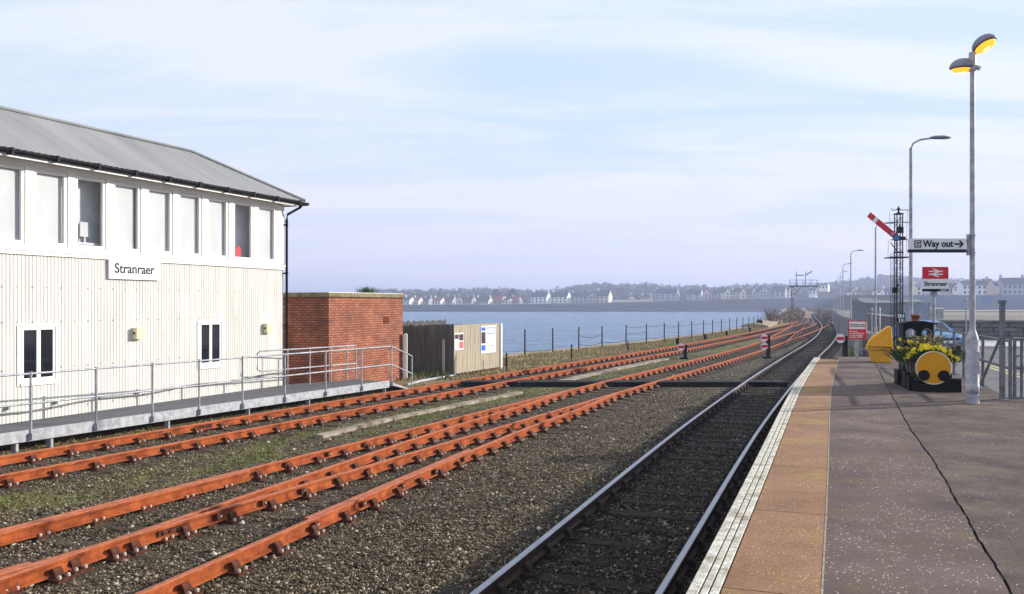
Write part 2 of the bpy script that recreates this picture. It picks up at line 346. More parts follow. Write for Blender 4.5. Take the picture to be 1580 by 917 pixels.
# the yard: one ballast sheet between the quay and the fence line, on an earth bank that goes down to the sea bed
right_yard = [(14, -78), (14, 26), (16.5, 40), (20.6, 50), (29, 74), (37, 97), (45.4, 120), (53.5, 143), (61, 164), (85, 232), (132, 380), (196, 575), (222, 640)]
mb = MB(); 
for i in range(len(QUAY)-1):
    a, b2 = QUAY[i], QUAY[i+1]; c, d = right_yard[i+2], right_yard[i+1]
ys = [-78, -20, 0, 15, 30.4, 46.4, 57.6, 73.5, 104, 165, 232, 380, 575, 640]
def interp(pts, y):
    for (x0, y0), (x1, y1) in zip(pts, pts[1:]):
        if y0 <= y <= y1: return x0+(x1-x0)*(y-y0)/(y1-y0)
    return pts[-1][0]
YZ = -1.10
for y0, y1 in zip(ys, ys[1:]):
    mb.quad((interp(QUAY, y0), y0, YZ), (interp(right_yard, y0), y0, YZ), (interp(right_yard, y1), y1, YZ), (interp(QUAY, y1), y1, YZ))
    mb.quad((interp(QUAY, y0), y0, -6.2), (interp(QUAY, y0), y0, YZ), (interp(QUAY, y1), y1, YZ), (interp(QUAY, y1), y1, -6.2))
structure('railway_yard', mb, M['yard'])
# quay edge kerb
mb = MB(); qp = [Vector((x, y, 0)) for x, y in QUAY[1:7]]
sweep(mb, qp, 0, [(-.45, -2.4), (.25, -2.4), (.25, .10), (-.45, .10)], YZ); structure('quay_kerb', mb, M['tan_stone'])
# stepped sea bank beyond the fence, up to the bracket signal
mb = MB(); qp = [Vector((x, y, 0)) for x, y in ((27.5, 101), (50, 165), (72, 232), (118, 380), (150, 480))]
sweep(mb, qp, 0, [(-2.6, -2.6), (2.0, -2.6), (2.0, .25), (.4, .55), (-.9, .35)], YZ); structure('sea_bank', mb, M['tan_stone'])
# land to the right of the railway
M['field'] = speck_mat('brown harbour flat', (.14, .10, .085), (.20, .155, .13), (.2, .17, .12), 3, .97, .02, ((.16, .15, .07), .01))
mb = MB()
for y0, y1 in zip(ys, ys[1:]):
    mb.quad((interp(right_yard, y0)-3, y0, -1.25), (600, y0, -1.25), (600, y1, -1.25), (interp(right_yard, y1)-3, y1, -1.25))
structure('harbour_flat', mb, M['field'])
mb = MB(); mb.box(150, 500, 330, 410, -1.6, -.9); mb.box(96, 500, 236, 262, -1.6, -1.15)
M['saltgrass'] = mat('tan green shore grass', (.22, .21, .08), .95, 0, .3, .05, (.36, .32, .16)); structure('shore_grass', mb, M['saltgrass'])
# road and pavement, 0.6 m below the platform
RZ = -.6
mb = MB(); mb.prism([(10.9, -20), (60, -20), (60, 44), (17.6, 44), (15.1, 36), (12.9, 27), (12.0, 24), (10.95, 20.9)], -1.4, RZ, 'xy'); structure('road', mb, M['road'])
mb = MB(); mb.prism([(18.5, 44.0), (60, 41.0), (60, 54), (22.5, 54)], -1.4, RZ+.12, 'xy'); structure('pavement', mb, M['pavement'])
M['yline'] = mat('yellow road line', (.62, .48, .22), .8, 0, .3, 8)
mb = MB()
for o in (0, .28):
    a = Vector((13.4+o, 20.2, RZ+.004)); b2 = Vector((18.2+o, 35.5, RZ+.004)); r = Vector((.05, 0, 0)); mb.quad(a-r, a+r, b2+r, b2-r)
structure('road_line', mb, M['yline'])

# far shore terrain
hillx = [-1500, -500, -124, -22, 37, 96, 155, 230, 281, 341, 393, 422, 452, 504, 585, 800, 1600]
hillz = [9, 10, 10, 11, 8, 16.5, 16, 13, 17, 14.5, 20, 26, 24, 22, 21, 17, 13]
def terrain(x, y):
    xr = x*1000/max(y, 300); H = np.interp(xr, hillx, hillz)
    base = np.interp(xr, [-1500, -25, 150, 225, 340, 420, 600], [1.4, 1.4, 3.2, 5.2, 6.6, 7.4, 7.4])
    t = min(1, max(0, (y-700)/300)); t = t*t*(3-2*t)
    z = base+(H+1.6-base)*t
    if y > 1000: z -= (y-1000)*.02
    return z+.8*math.sin(x*.021+y*.013)*t
xs = list(range(-900, 1001, 20)); yy = [640, 660, 700, 740, 780, 820, 860, 900, 940, 980, 1020, 1100, 1300]
mb = MB(); vs = [(x, y, terrain(x, y)) for y in yy for x in xs]; n = len(xs)
mb.add(vs, [(j*n+i, j*n+i+1, (j+1)*n+i+1, (j+1)*n+i) for j in range(len(yy)-1) for i in range(n-1)], 0, True)
M['hill'] = mat('winter hillside', (.07, .075, .035), .95, 0, .3, .01, (.13, .10, .06)); structure('hills', mb, M['hill'])
# dark retaining shore under the far houses
M['shorewall'] = mat('dark shore bank', (.016, .017, .020), .95, 0, .3, .05, (.045, .042, .04), .5, 2)
mb = MB(); px_, lx = [], [-900, -124, -25, 60, 110, 150, 225, 300, 340, 420, 640, 1000]
vs = []
for x in lx:
    zb = terrain(x, 640); vs += [(x, 616, WZ-1), (x, 617, WZ+1.0), (x, 624, WZ+1.5), (x, 632, zb-.6), (x, 641, zb+.1)]
mb.add(vs, [(i*5+k, i*5+k+1, (i+1)*5+k+1, (i+1)*5+k) for i in range(len(lx)-1) for k in range(4)]); structure('shore_bank', mb, M['shorewall'])

# ------------------------------------------------------------------ platform
edge = offset([p for p in main if p.y < 27.2], 1.42)
edge = [p for p in edge if p.y < 26.9]
def edge_pts(off): return offset(edge, off)
PR = [(2.6, -6), (4.6, 3.6), (8.35, 14.55), (10.55, 20.9), (12.4, 26.6)]      # back edge (fence line)
inner = edge_pts(.70)
# asphalt: from the slab edge to the groove line, then the rough part up to the fence
crack_px = [(1355.6, 571), (1372, 603.7), (1405, 663), (1444, 716.7), (1493, 803), (1534, 873), (1563, 917)]
crack = [gp(x, y) for x, y in crack_px][::-1]
crack = [Vector((1.2, 1.6, 0))]+crack+[gp(1346, 552)]
def curve_y(pts, y):
    for a, b2 in zip(pts, pts[1:]):
        if a.y <= y <= b2.y: return a.x+(b2.x-a.x)*(y-a.y)/(b2.y-a.y)
    return pts[0].x+(pts[1].x-pts[0].x)*(y-pts[0].y)/(pts[1].y-pts[0].y) if y < pts[0].y else pts[-1].x
yl = [1.7+i*.09 for i in range(150)]+[15.2+i*.3 for i in range(38)]+[26.75]
def strip(f0, f1, z, name, m, thick=1.3):
    mb = MB(); vs = []
    for y in yl: vs += [(f0(y), y, z), (f1(y), y, z)]
    mb.add(vs, [(2*i, 2*i+1, 2*i+3, 2*i+2) for i in range(len(yl)-1)])
    k = len(yl)-1; mb.quad((vs[2*k][0], vs[2*k][1], z), (vs[2*k+1][0], vs[2*k+1][1], z), (vs[2*k+1][0], vs[2*k+1][1], z-thick), (vs[2*k][0], vs[2*k][1], z-thick))
    vs2 = []
    for y in yl: vs2 += [(f0(y), y, z), (f0(y), y, z-thick)]
    if name == 'platform': mb.add(vs2, [(2*i, 2*i+1, 2*i+3, 2*i+2) for i in range(len(yl)-1)])
    return structure(name, mb, m)
inner_x = lambda y: curve_y(inner, y); crack_x = lambda y: curve_y(crack, y)
def back_x(y):
    if y < 14.9: return 40.0
    return interp(PR, y) if y < 26.6 else 12.4
def wob(y): return .007*math.sin(y*5)+.005*math.sin(y*17.3+1)+.004*math.sin(y*41)
strip(inner_x, lambda y: crack_x(y)-.006+wob(y), 0, 'platform', M['asphalt'])
mb = MB(); vs = []
y2 = [1.7+i*.09 for i in range(146)]+[14.89, 14.9]+[15+i*.6 for i in range(20)]+[26.75]
for y in y2: vs += [(crack_x(y)+.007+wob(y+3.7)*.7, y, .006), ((9.8 if y < 14.9 else interp(PR, min(y, 26.5))), y, .006)]
mb.add(vs, [(2*i, 2*i+1, 2*i+3, 2*i+2) for i in range(len(y2)-1)])
mb.quad((9.8, 1.7, .006), (40, 1.7, .006), (40, 14.9, .006), (9.8, 14.9, .006)); 
mb.quad((8.3, 14.9, .006), (40, 14.9, .006), (40, 14.9, -1.3), (8.3, 14.9, -1.3))
mb.quad((vs[-2][0], 26.75, .006), (vs[-1][0], 26.75, .006), (vs[-1][0], 26.75, -1.3), (vs[-2][0], 26.75, -1.3))
structure('platform_back', mb, M['asphalt_rough'])
M['joint'] = mat('dark joint filler', (.02, .018, .018), .95)
mb = MB(); vs = []
for y in yl: vs += [(crack_x(y)-.07, y, -.012), (crack_x(y)+.07, y, -.012)]
mb.add(vs, [(2*i, 2*i+1, 2*i+3, 2*i+2) for i in range(len(yl)-1)]); structure('platform_joint', mb, M['joint'])
# coping: white grooved edge strip, then orange slabs
mb = MB()
for a, b2 in ((-.005, .058), (.066, .108), (.116, .165)): 
    sweep(mb, edge, (a+b2)/2, [(-(b2-a)/2, -.09), ((b2-a)/2, -.09), ((b2-a)/2, .0), ((b2-a)/2-.004, .007), (-(b2-a)/2+.004, .007), (-(b2-a)/2, 0)], 0)
structure('platform_edge', mb, M['edge_white'])
mb = MB(); cl = lenwalk(edge, 2.06, .55); 
walk = lenwalk(edge, .2)
seg = 10; 
for i in range(0, len(walk)-seg, seg):
    w = walk[i:i+seg+1]; vs = []; k = 0
    for j, (p, t) in enumerate(w):
        sh = .006 if j == 0 else (-.006 if j == seg else 0); q = p+t*sh; r = Vector((t.y, -t.x, 0))
        vs += [q+r*.176+Vector((0, 0, .004)), q+r*.695+Vector((0, 0, .004))]
    mb.add(vs, [(2*a, 2*a+1, 2*a+3, 2*a+2) for a in range(seg)])
    for j in (0, seg):
        mb.quad(vs[2*j], vs[2*j+1], vs[2*j+1]-Vector((0, 0, .03)), vs[2*j]-Vector((0, 0, .03)))
structure('coping_slabs', mb, M['slab'])
mb = MB(); sweep(mb, edge, .34, [(-.30, -1.3), (.36, -1.3), (.36, -.012), (-.30, -.012)], 0); structure('platform_wall', mb, M['joint'])
mb = MB(); sweep(mb, edge, .70, [(-.005, -.05), (.006, -.05), (.006, .0065), (-.005, .0065)], 0)
M['pale_joint'] = mat('pale worn joint line', (.30, .25, .19), .9, 0, .5, 12); structure('slab_joint_line', mb, M['pale_joint'])

# ------------------------------------------------------------------ railway tracks
RT = -.90
HEAD = [(-.052, -.146), (.052, -.146), (.052, -.128), (.012, -.112), (.010, -.05), (.035, -.038), (.036, -.008), (.028, 0), (-.028, 0), (-.036, -.008), (-.035, -.038), (-.010, -.05), (-.012, -.112), (-.052, -.128)]
def rail_m(n=len(HEAD)): return [1 if k in (6, 7, 8) else 0 for k in range(n)]
def chair_mesh(rusty=True):
    mb = MB(); mb.box(-.19, .19, -.10, .10, -1.082, -1.048)
    for s in (-1, 1):
        mb.prism([(s*.056, -1.048), (s*.115, -1.048), (s*.090, -.985), (s*.068, -.958), (s*.045, -.962), (s*.03, -1.0)], -.055, .055, 'xz')
        mb.lathe([(.019, 0), (.019, .026), (.012, .033)], (s*.155, .055, -1.048), 7, 1)
        mb.lathe([(.019, 0), (.019, .026), (.012, .033)], (s*.155, -.055, -1.048), 7, 1)
    mb.obox((-.052, 0, -.985), (.018, 0, 0), (0, .11, 0), (0, 0, .028), 0)
    me_o = mb.build('rail_chair', [M['chair' if rusty else 'chair_dark'], M['bolt' if rusty else 'chair_dark']]); me = me_o.data; bpy.data.objects.remove(me_o); return me, mb
def sleeper_mesh():
    mb = MB(); mb.box(-1.3, 1.3, -.125, .125, -1.20, -1.083); o = mb.build('sleeper', M['sleeper'], bevel=0); me = o.data; bpy.data.objects.remove(o); return me
SLEEP = sleeper_mesh(); SLEEP_D = SLEEP.copy(); SLEEP_D.materials[0] = mat('oil and shade black sleeper', (.012, .009, .007), .9, 0, .4, 3, (.035, .027, .020), .6, 40, stretch=(1, 6, 1)); CH_R, CH_RMB = chair_mesh(True); CH_D, CH_DMB = chair_mesh(False)  # running-track sleepers carry the platform's shade as well as oil in their colour
def track(label, path, rusty, y0, y1, spacing=.74, rails=(-1, 1), z=RT, maxs=100, chairs=True):
    root = thing('railway_track', label, 'railway track', (0, 0, 0), 0, 'tracks side by side in the yard')
    seg = [p for p in path if y0 <= p.y <= y1]
    for s in rails:
        mb = MB(); sweep(mb, seg, s*.7525, HEAD, z, rail_m()); mb.build('rail', [M['rust'], M['rust_top']] if rusty else [M['rail_dark'], M['steel']], root)
    w = lenwalk(seg, spacing, .3); rest = MB(); cm = CH_R if rusty else CH_D; cmb = CH_RMB if rusty else CH_DMB
    for i, (p, t) in enumerate(w):
        a = math.atan2(t.y, t.x)-PI/2+random.uniform(-.012, .012); r = Vector((t.y, -t.x, 0))
        if i < maxs:
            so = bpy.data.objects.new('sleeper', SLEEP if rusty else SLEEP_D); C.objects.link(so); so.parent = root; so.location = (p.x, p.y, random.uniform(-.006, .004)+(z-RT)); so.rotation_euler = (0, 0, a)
            for s in (-1, 1):
                co = bpy.data.objects.new('rail_chair', cm); C.objects.link(co); co.parent = so; co.location = (s*.7525, 0, 0)
        else:
            ca, sa = math.cos(a), math.sin(a)
            rest.obox((p.x, p.y, -1.14), (1.3*ca, 1.3*sa, 0), (-.125*sa, .125*ca, 0), (0, 0, .06), 0)
            if p.y < 125:
                for s in (-1, 1): c = p+r*(s*.7525); rest.obox((c.x, c.y, -1.03), (.15*ca, .15*sa, 0), (-.07*sa, .07*ca, 0), (0, 0, .05), 1)
    if rest.v: o = rest.build('sleepers', [M['sleeper'], M['chair'] if rusty else M['chair_dark']], root); o['kind'] = 'stuff'
    return root
TRK = {}
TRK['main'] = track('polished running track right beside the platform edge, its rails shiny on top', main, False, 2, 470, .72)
TRK['A'] = track('rusty siding nearest the cream signal box and its walkway', tA, True, 6, 170, .74)
TRK['B'] = track('rusty siding in the middle of the yard, straight through the crossing of rails', tB, True, 4, 118, .74)
TRK['C'] = track('rusty diverging siding at the lower left, nearer the running track, joining the middle siding', tC, True, 2, 25.4, .74, z=RT-.003)
TRK['D'] = track('far rusty crossover track leading from the middle siding to the horizon', tD, True, 58, 172, .74, z=RT-.005, maxs=60)
# check rails, spacer blocks and fishplates of the crossing
def sub_path(path, ya, yb): return [p for p in path if ya <= p.y <= yb]
def extra(parent, path, ya, yb, off, zz=RT):
    mb = MB(); sweep(mb, sub_path(path, ya, yb), off, HEAD, zz, rail_m()); return mb.build('check_rail', [M['rust'], M['rust_top']], parent)
extra(TRK['C'], tC, 9.8, 15.6, .7525-.085, RT-.004); extra(TRK['B'], tB, 8.3, 13.6, -.7525+.09, RT-.004)
extra(TRK['B'], tB, 3.5, 9.4, .7525-.10, RT-.006)
blk = MB()
for path, off, sp_, ya, yb, par in ((tC, .7525, 1.15, 9.8, 15.4, 'C'), (tB, -.7525, 1.1, 8.5, 17, 'B'), (tB, .7525, .8, 10.5, 15, 'B')):
    pp = sub_path(path, ya, yb)
    for p, t in lenwalk(offset(pp, off), sp_):
        r = Vector((t.y, -t.x, 0)); mb = MB(); c = p+r*.045+Vector((0, 0, -.975))
        mb.obox(c, t*.04, r*.022, Vector((0, 0, .038)), 0); mb.obox(c+r*.024+t*.02, t*.012, r*.004, Vector((0, 0, .012)), 1)
        mb.build('spacer_block', [M['chair'], M['bolt']], TRK[par])
for par, path, off, y in (('B', tB, -.7525, 10.2), ('B', tB, .7525, 9.6), ('C', tC, .7525, 12.6), ('A', tA, .7525, 15.5), ('A', tA, -.7525, 18)):
    q = [p for p in offset(path, off) if p.y > y][0]; q2 = [p for p in offset(path, off) if p.y > y+.6][0]; t = (q2-q).normalized(); r = Vector((t.y, -t.x, 0)); mb = MB()
    for s in (-1, 1): mb.obox(q+r*s*.022+Vector((0, 0, -.98)), t*.23, r*.010, Vector((0, 0, .028)), 0)
    for k in (-.16, -.06, .06, .16): mb.obox(q+t*k+r*.04+Vector((0, 0, -.98)), t*.014, r*.010, Vector((0, 0, .014)), 0)
    mb.build('fishplate', M['chair'], TRK[par])

# loose ballast stones
def stones(name, n, region, smin, smax, m, zbase, label, cat):
    XY = region(n); n = len(XY); s = RNG.uniform(smin, smax, n)*(1+1.2*(RNG.random(n) > .985))
    octa = np.array([[1, 0, 0], [-1, 0, 0], [0, 1, 0], [0, -1, 0], [0, 0, 1], [0, 0, -1]], float)
    Vv = octa[None]*s[:, None, None]*RNG.uniform(.55, 1.2, (n, 6, 1)); Vv += RNG.normal(0, .25, (n, 6, 3))*s[:, None, None]
    a = RNG.uniform(0, 2*PI, n); ca, sa = np.cos(a), np.sin(a); x, y = Vv[..., 0].copy(), Vv[..., 1].copy()
    Vv[..., 0] = x*ca[:, None]-y*sa[:, None]; Vv[..., 1] = x*sa[:, None]+y*ca[:, None]; Vv[..., 2] *= .75
    Vv[..., 0] += XY[:, 0:1]; Vv[..., 1] += XY[:, 1:2]; Vv[..., 2] += zbase+s[:, None]*.35
    T = np.array([[0, 2, 4], [2, 1, 4], [1, 3, 4], [3, 0, 4], [2, 0, 5], [1, 2, 5], [3, 1, 5], [0, 3, 5]])
    Fc = (T[None]+(np.arange(n)*6)[:, None, None]).reshape(-1, 3)
    at = np.repeat(RNG.random(n), 6); o = numpy_mesh(name, Vv.reshape(-1, 3), Fc, m, at); return tag(o, label, cat, kind='stuff')
M['stones'] = attr_ramp_mat('ballast stones', [(0, (.028, .019, .011)), (.45, (.098, .070, .042)), (.8, (.195, .146, .094)), (.93, (.31, .25, .17)), (1, (.58, .53, .44))])
def yard_region(n):
    # density falls with distance from the platform camera side of the yard
    Y = 6.3*np.exp(RNG.random(n)*math.log(46/6.3)); xl = -.60*Y-.4; xr = np.interp(Y, [p.y for p in main if p.y < 60], [p.x for p in main if p.y < 60])+1.45
    X = xl+(xr-xl)*RNG.random(n); v = X-.465*Y; keep = (v > -15.6) & (X < xr-2.45); keep &= ~((v > -13.0) & (v < -11.1) & (RNG.random(n) < .72*(np.sin(Y*.9+1)*np.sin(v*3+Y*.31)+.5*np.sin(Y*2.3+v*5) > -.1)))
    keep &= ~((Y > 28.0) & (Y < 29.7) & (v > -15.3))
    return np.stack([X, Y], 1)[keep]
stones('ballast', 250000, yard_region, .008, .021, M['stones'], -1.095, 'loose grey brown ballast stones spread between the tracks', 'ballast')
M['oil_shade'] = attr_ramp_mat('oil and shade dark ballast stones', [(0, (.010, .007, .005)), (.6, (.030, .022, .015)), (.93, (.065, .05, .036)), (1, (.34, .31, .27))])  # stones darkened for platform shade painted in, on top of oil
def oil_shade_region(n):
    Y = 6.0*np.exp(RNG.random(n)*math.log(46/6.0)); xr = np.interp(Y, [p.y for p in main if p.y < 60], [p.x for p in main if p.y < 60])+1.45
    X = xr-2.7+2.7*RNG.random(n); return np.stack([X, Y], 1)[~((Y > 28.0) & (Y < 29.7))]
stones('oil_shade_ballast', 60000, oil_shade_region, .009, .022, M['oil_shade'], -1.096, 'ballast darkened by oil and painted-in platform shade between and beside the rails of the running track', 'ballast')

def blades(name, pts, h, w, m, label, cat, n_each=1, lean=.5, zb=YZ):
    n = len(pts); a = RNG.uniform(0, 2*PI, n); hh = h*RNG.uniform(.4, 1.2, n); ww = w*RNG.uniform(.6, 1.3, n)
    dx, dy = np.cos(a)*ww, np.sin(a)*ww; l1, l2 = RNG.normal(0, lean, n)*hh, RNG.normal(0, lean, n)*hh
    P = np.zeros((n, 3, 3)); P[:, 0, 0] = pts[:, 0]-dx; P[:, 0, 1] = pts[:, 1]-dy; P[:, 1, 0] = pts[:, 0]+dx; P[:, 1, 1] = pts[:, 1]+dy
    P[:, 2, 0] = pts[:, 0]+l1; P[:, 2, 1] = pts[:, 1]+l2; z0 = pts[:, 2] if pts.shape[1] > 2 else zb
    P[:, 0, 2] = z0; P[:, 1, 2] = z0; P[:, 2, 2] = z0+hh
    o = numpy_mesh(name, P.reshape(-1, 3), np.arange(n*3).reshape(-1, 3), m, np.repeat(RNG.random(n), 3)); return tag(o, label, cat, kind='stuff')
M['drygrass'] = attr_ramp_mat('dry grass', [(0, (.13, .10, .04)), (.45, (.30, .23, .11)), (.8, (.46, .37, .20)), (1, (.16, .20, .05))])
M['greenmoss'] = attr_ramp_mat('short moss and weeds', [(0, (.045, .06, .012)), (.5, (.12, .145, .025)), (1, (.27, .26, .08))])
n = 60000; Y = RNG.uniform(31, 100, n); xq = np.interp(Y, [q[1] for q in QUAY], [q[0] for q in QUAY]); xa = np.interp(Y, [p.y for p in tA], [p.x for p in tA])-1.6
cl_ = np.sin(Y*1.7)*np.sin((xq-xa)*.9+Y*.6)+RNG.normal(0, .7, n); X = xq+.3+(xa-xq)*RNG.random(n); k = (cl_ > -.1) & (X > xq+.3) & (X < xa)
blades('dry_grass', np.stack([X, Y], 1)[k], .14, .02, M['drygrass'], 'dry tan grass on the strip between the quay edge and the rusty siding', 'dry grass')
n = 42000; Y = 8*np.exp(RNG.random(n)*math.log(60/8)); V_ = RNG.uniform(-13.0, -11.3, n); X = V_+.465*Y
kk = (np.sin(Y*.9+1)*np.sin(V_*3+Y*.31)+.5*np.sin(Y*2.3+V_*5)+RNG.normal(0, .3, n)) > .45
blades('moss', np.stack([X, Y], 1)[kk], .03, .012, M['greenmoss'], 'low green moss and weeds between the two rusty sidings', 'moss')

n = 9000; Y = RNG.uniform(13.5, 30, n); V_ = RNG.uniform(-16.9, -15.2, n); X = V_+.465*Y; kk = (np.sin(Y*2.1)*np.sin(V_*6+Y)+RNG.normal(0, .5, n)) > .5
blades('straw', np.stack([X, Y], 1)[kk], .10, .010, M['drygrass'], 'dead straw and weeds along the foot of the grey walkway', 'dead grass', lean=1.2)
# barrow crossing across the yard
mb = MB(); M['crossing'] = mat('black tarred crossing boards', (.012, .011, .011), .8, 0, .4, 3, bump=.4)
x0 = gp(732, 586, -.9).x
bd = gp(732, 590, -.9)
for i in range(18):
    a = -1.6+i*.62; b2 = a+.60
    if b2 < 8.6: mb.box(a, b2, 28.55+.02*(i % 3), 29.35, -1.15, -.930-.003*(i % 3))
cr = mb.build('barrow_crossing', M['crossing']); tag(cr, 'black boarded foot crossing laid over the rusty sidings beyond the brick hut', 'foot crossing')
mb = MB()
for i in range(3): mb.box(7.75+i*.42, 7.75+i*.42+.40, 28.55, 29.35, -1.15, -.935)
tag(mb.build('track_boards', M['crossing']), 'short black boards between the shiny rails of the running track', 'foot crossing')
# cable troughs: pale plank lids between the two siding tracks
def trough(label, pts, w=.30, mats='stone'):
    path = catmull(pts, 1.0); root = thing('cable_trough', label, 'cable trough', (0, 0, 0), 0, 'pale cable troughs in the yard')
    for i, (p, t) in enumerate(lenwalk(path, .98)[:45]):
        r = Vector((t.y, -t.x, 0)); mb = MB(); mb.obox(p+Vector((0, 0, -1.075+random.uniform(-.008, .008))), t*.48, r*(w/2), Vector((0, 0, .045))); mb.build('lid', M[mats], root)
M['plank'] = mat('bleached timber lid', (.17, .125, .09), .9, 0, .35, 2, (.42, .36, .30), .5, 30)
trough('long pale cable trough between the siding by the signal box and the middle siding', [gp(512, 666, -1.02)[:2], gp(576, 650, -1.02)[:2], gp(640, 636, -1.02)[:2], gp(806, 603, -1.02)[:2]], .20, 'plank')
trough('pale cable trough beyond the foot crossing, running up to the shunting disc', [gp(860, 588, -1.02)[:2], gp(945, 569, -1.02)[:2], gp(1030, 552, -1.02)[:2]], .34, 'plank')

# ------------------------------------------------------------------ signal box
BX, BY = -6.62, 25.3; UX, UY = .3746, .9272
rz_box = math.atan2(-UY, -UX)
GZ = -1.10
box = thing('signal_box', 'long cream corrugated two storey signal box with a row of white framed windows', 'signal box', (BX, BY, 0), rz_box)
LB = 15.0; DB = 3.65
# corrugated wall: real corrugation along s
def corrugated(x0, x1, z0, z1, y, pitch=.085, amp=.009, holes=()):
    mb = MB(); n = int((x1-x0)/pitch*4); xs_ = [x0+(x1-x0)*i/n for i in range(n+1)]
    vs = []; 
    for x in xs_: vs.append((x, y+amp*math.sin(2*PI*x/pitch)))
    for i in range(n):
        xa, xb = vs[i][0], vs[i+1][0]; xm = (xa+xb)/2; segs = [(z0, z1)]
        for hx0, hx1, hz0, hz1 in holes:
            if hx0 < xm < hx1: segs = [(z0, hz0), (hz1, z1)]
        for a, b3 in segs: mb.quad((*vs[i], a), (*vs[i+1], a), (*vs[i+1], b3), (*vs[i], b3))
    return mb
LW = [(3.02, 2), (8.07, 2)]
holes = [(s-.41, s+.41, .03, 1.15) for s, _ in LW]
w = corrugated(0, LB, -.78, 2.62, 0, holes=holes)
for zf in (-.55, .30, 1.25, 1.95):
    for k in range(int(LB/.34)):
        xf = .06+k*.34+.02*math.sin(k*3.1)
        if not any(h[0]-.1 < xf < h[1]+.1 and h[2] < zf < h[3] for h in holes): w.box(xf-.009, xf+.009, .010, .020, zf-.012, zf+.012, 1)
w.build('cladding', [M['cream'], M['stone']], box)
mb = MB(); mb.box(0, LB, -DB, -.03, -.78, 2.60); mb.box(.05, LB-.05, -DB, .0, GZ-.1, -.78, 1)
# hollow the lower window bays by building the core slightly back
mb.build('wall', [M['cream'], M['darkunder']], box)
mb = MB(); mb.box(-.03, LB, .0, .045, -.86, -.76); mb.build('base_board', M['moss'], box)
# band and sill under windows
mb = MB(); mb.box(-.02, LB, -.05, .05, 2.60, 2.68); mb.box(-.02, LB, -.05, .075, 2.68, 2.73); mb.build('sill_band', M['white'], box)
mb = MB(); mb.box(-.02, LB, -.12, .02, 2.73, 2.80); mb.box(-.02, LB, -.12, .02, 4.36, 4.62)
SP = 1.005; WC = [.76+SP*i for i in range(14)]
xprev = -.02
for c in WC:
    mb.box(xprev, c-.40, -.12, .035, 2.73, 4.62) if False else mb.box(xprev, c-.41, -.12, .03, 2.803, 4.357); xprev = c+.41
mb.box(xprev, LB, -.12, .03, 2.803, 4.357); mb.build('window_surround', M['white'], box)
M['interior'] = mat('pale interior wall', (.62, .62, .62), .9); M['blind'] = mat('pale roller blind', (.60, .60, .60), .8, 0, .08, 1.4, stretch=(2, 1, .5))
mb = MB(); mb.box(0, LB, -DB, -.34, 2.60, 4.6); mb.box(0, LB, -.34, -.125, 4.55, 4.61); mb.box(-.0, .1, -.34, -.125, 2.62, 4.55); mb.build('interior', M['interior'], box)  # back wall set close behind the panes so sun brightens the bare windows
mg = bpy.data.materials.new('window pane'); mg.use_nodes = True; nt = mg.node_tree; nt.nodes.clear(); M['pane'] = mg
tr = nt.nodes.new('ShaderNodeBsdfTransparent'); tr.inputs[0].default_value = (.95, .96, .97, 1); gl = nt.nodes.new('ShaderNodeBsdfGlossy'); gl.inputs['Roughness'].default_value = .03; gl.inputs[0].default_value = (1, 1, 1, 1)
ly = nt.nodes.new('ShaderNodeLayerWeight'); ly.inputs[0].default_value = .5; pw_ = nt.nodes.new('ShaderNodeMath'); pw_.operation = 'POWER'; pw_.inputs[1].default_value = 3.5; nt.links.new(ly.outputs['Facing'], pw_.inputs[0]); ms = nt.nodes.new('ShaderNodeMixShader'); ou = nt.nodes.new('ShaderNodeOutputMaterial')
nt.links.new(pw_.outputs[0], ms.inputs[0]); nt.links.new(tr.outputs[0], ms.inputs[1]); nt.links.new(gl.outputs[0], ms.inputs[2]); nt.links.new(ms.outputs[0], ou.inputs[0])
for i, c in enumerate(WC):
    f = MB(); x0, x1, z0, z1 = c-.405, c+.405, 2.803, 4.355; t_ = .075
    f.box(x0, x0+t_, -.06, .012, z0, z1); f.box(x1-t_, x1, -.06, .012, z0, z1); f.box(x0+t_, x1-t_, -.06, .012, z0, z0+t_); f.box(x0+t_, x1-t_, -.06, .012, z1-t_*.9, z1)
    wo_ = f.build('window', M['white'], box)
    g = MB(); g.box(x0+t_, x1-t_, -.035, -.029, z0+t_, z1-t_*.9); g.build('pane', M['pane'], wo_)
    if i not in (6, 1):
        g = MB(); g.box(x0+(.05, .10, .03, .07)[i % 4], x1+.02, -.085, -.078, z0+.02, z1); g.build('blind', M['blind'], wo_)
    if i == 6:
        g = MB(); g.box(c-.20, c+.06, -.25, -.22, 3.08, 3.40); g.box(c-.09, c-.05, -.245, -.23, 2.9, 3.08); wo_['label'] = 'window without a blind, a pale monitor inside'; g.build('monitor', M['blind'], wo_)
        g = MB(); g.box(c-.40, c+.40, -.33, -.13, 2.90, 2.95); g.build('desk', M['interior'], wo_)
    if i == 1:
        g = MB(); g.prism([(c-.12, 2.85), (c+.10, 2.85), (c+.10, 3.10), (c+.05, 3.17), (c-.07, 3.17), (c-.12, 3.10)], -.20, -.16, 'xz'); g.build('red_chair', M['red'], wo_); wo_['label'] = 'window with a red chair back showing inside'
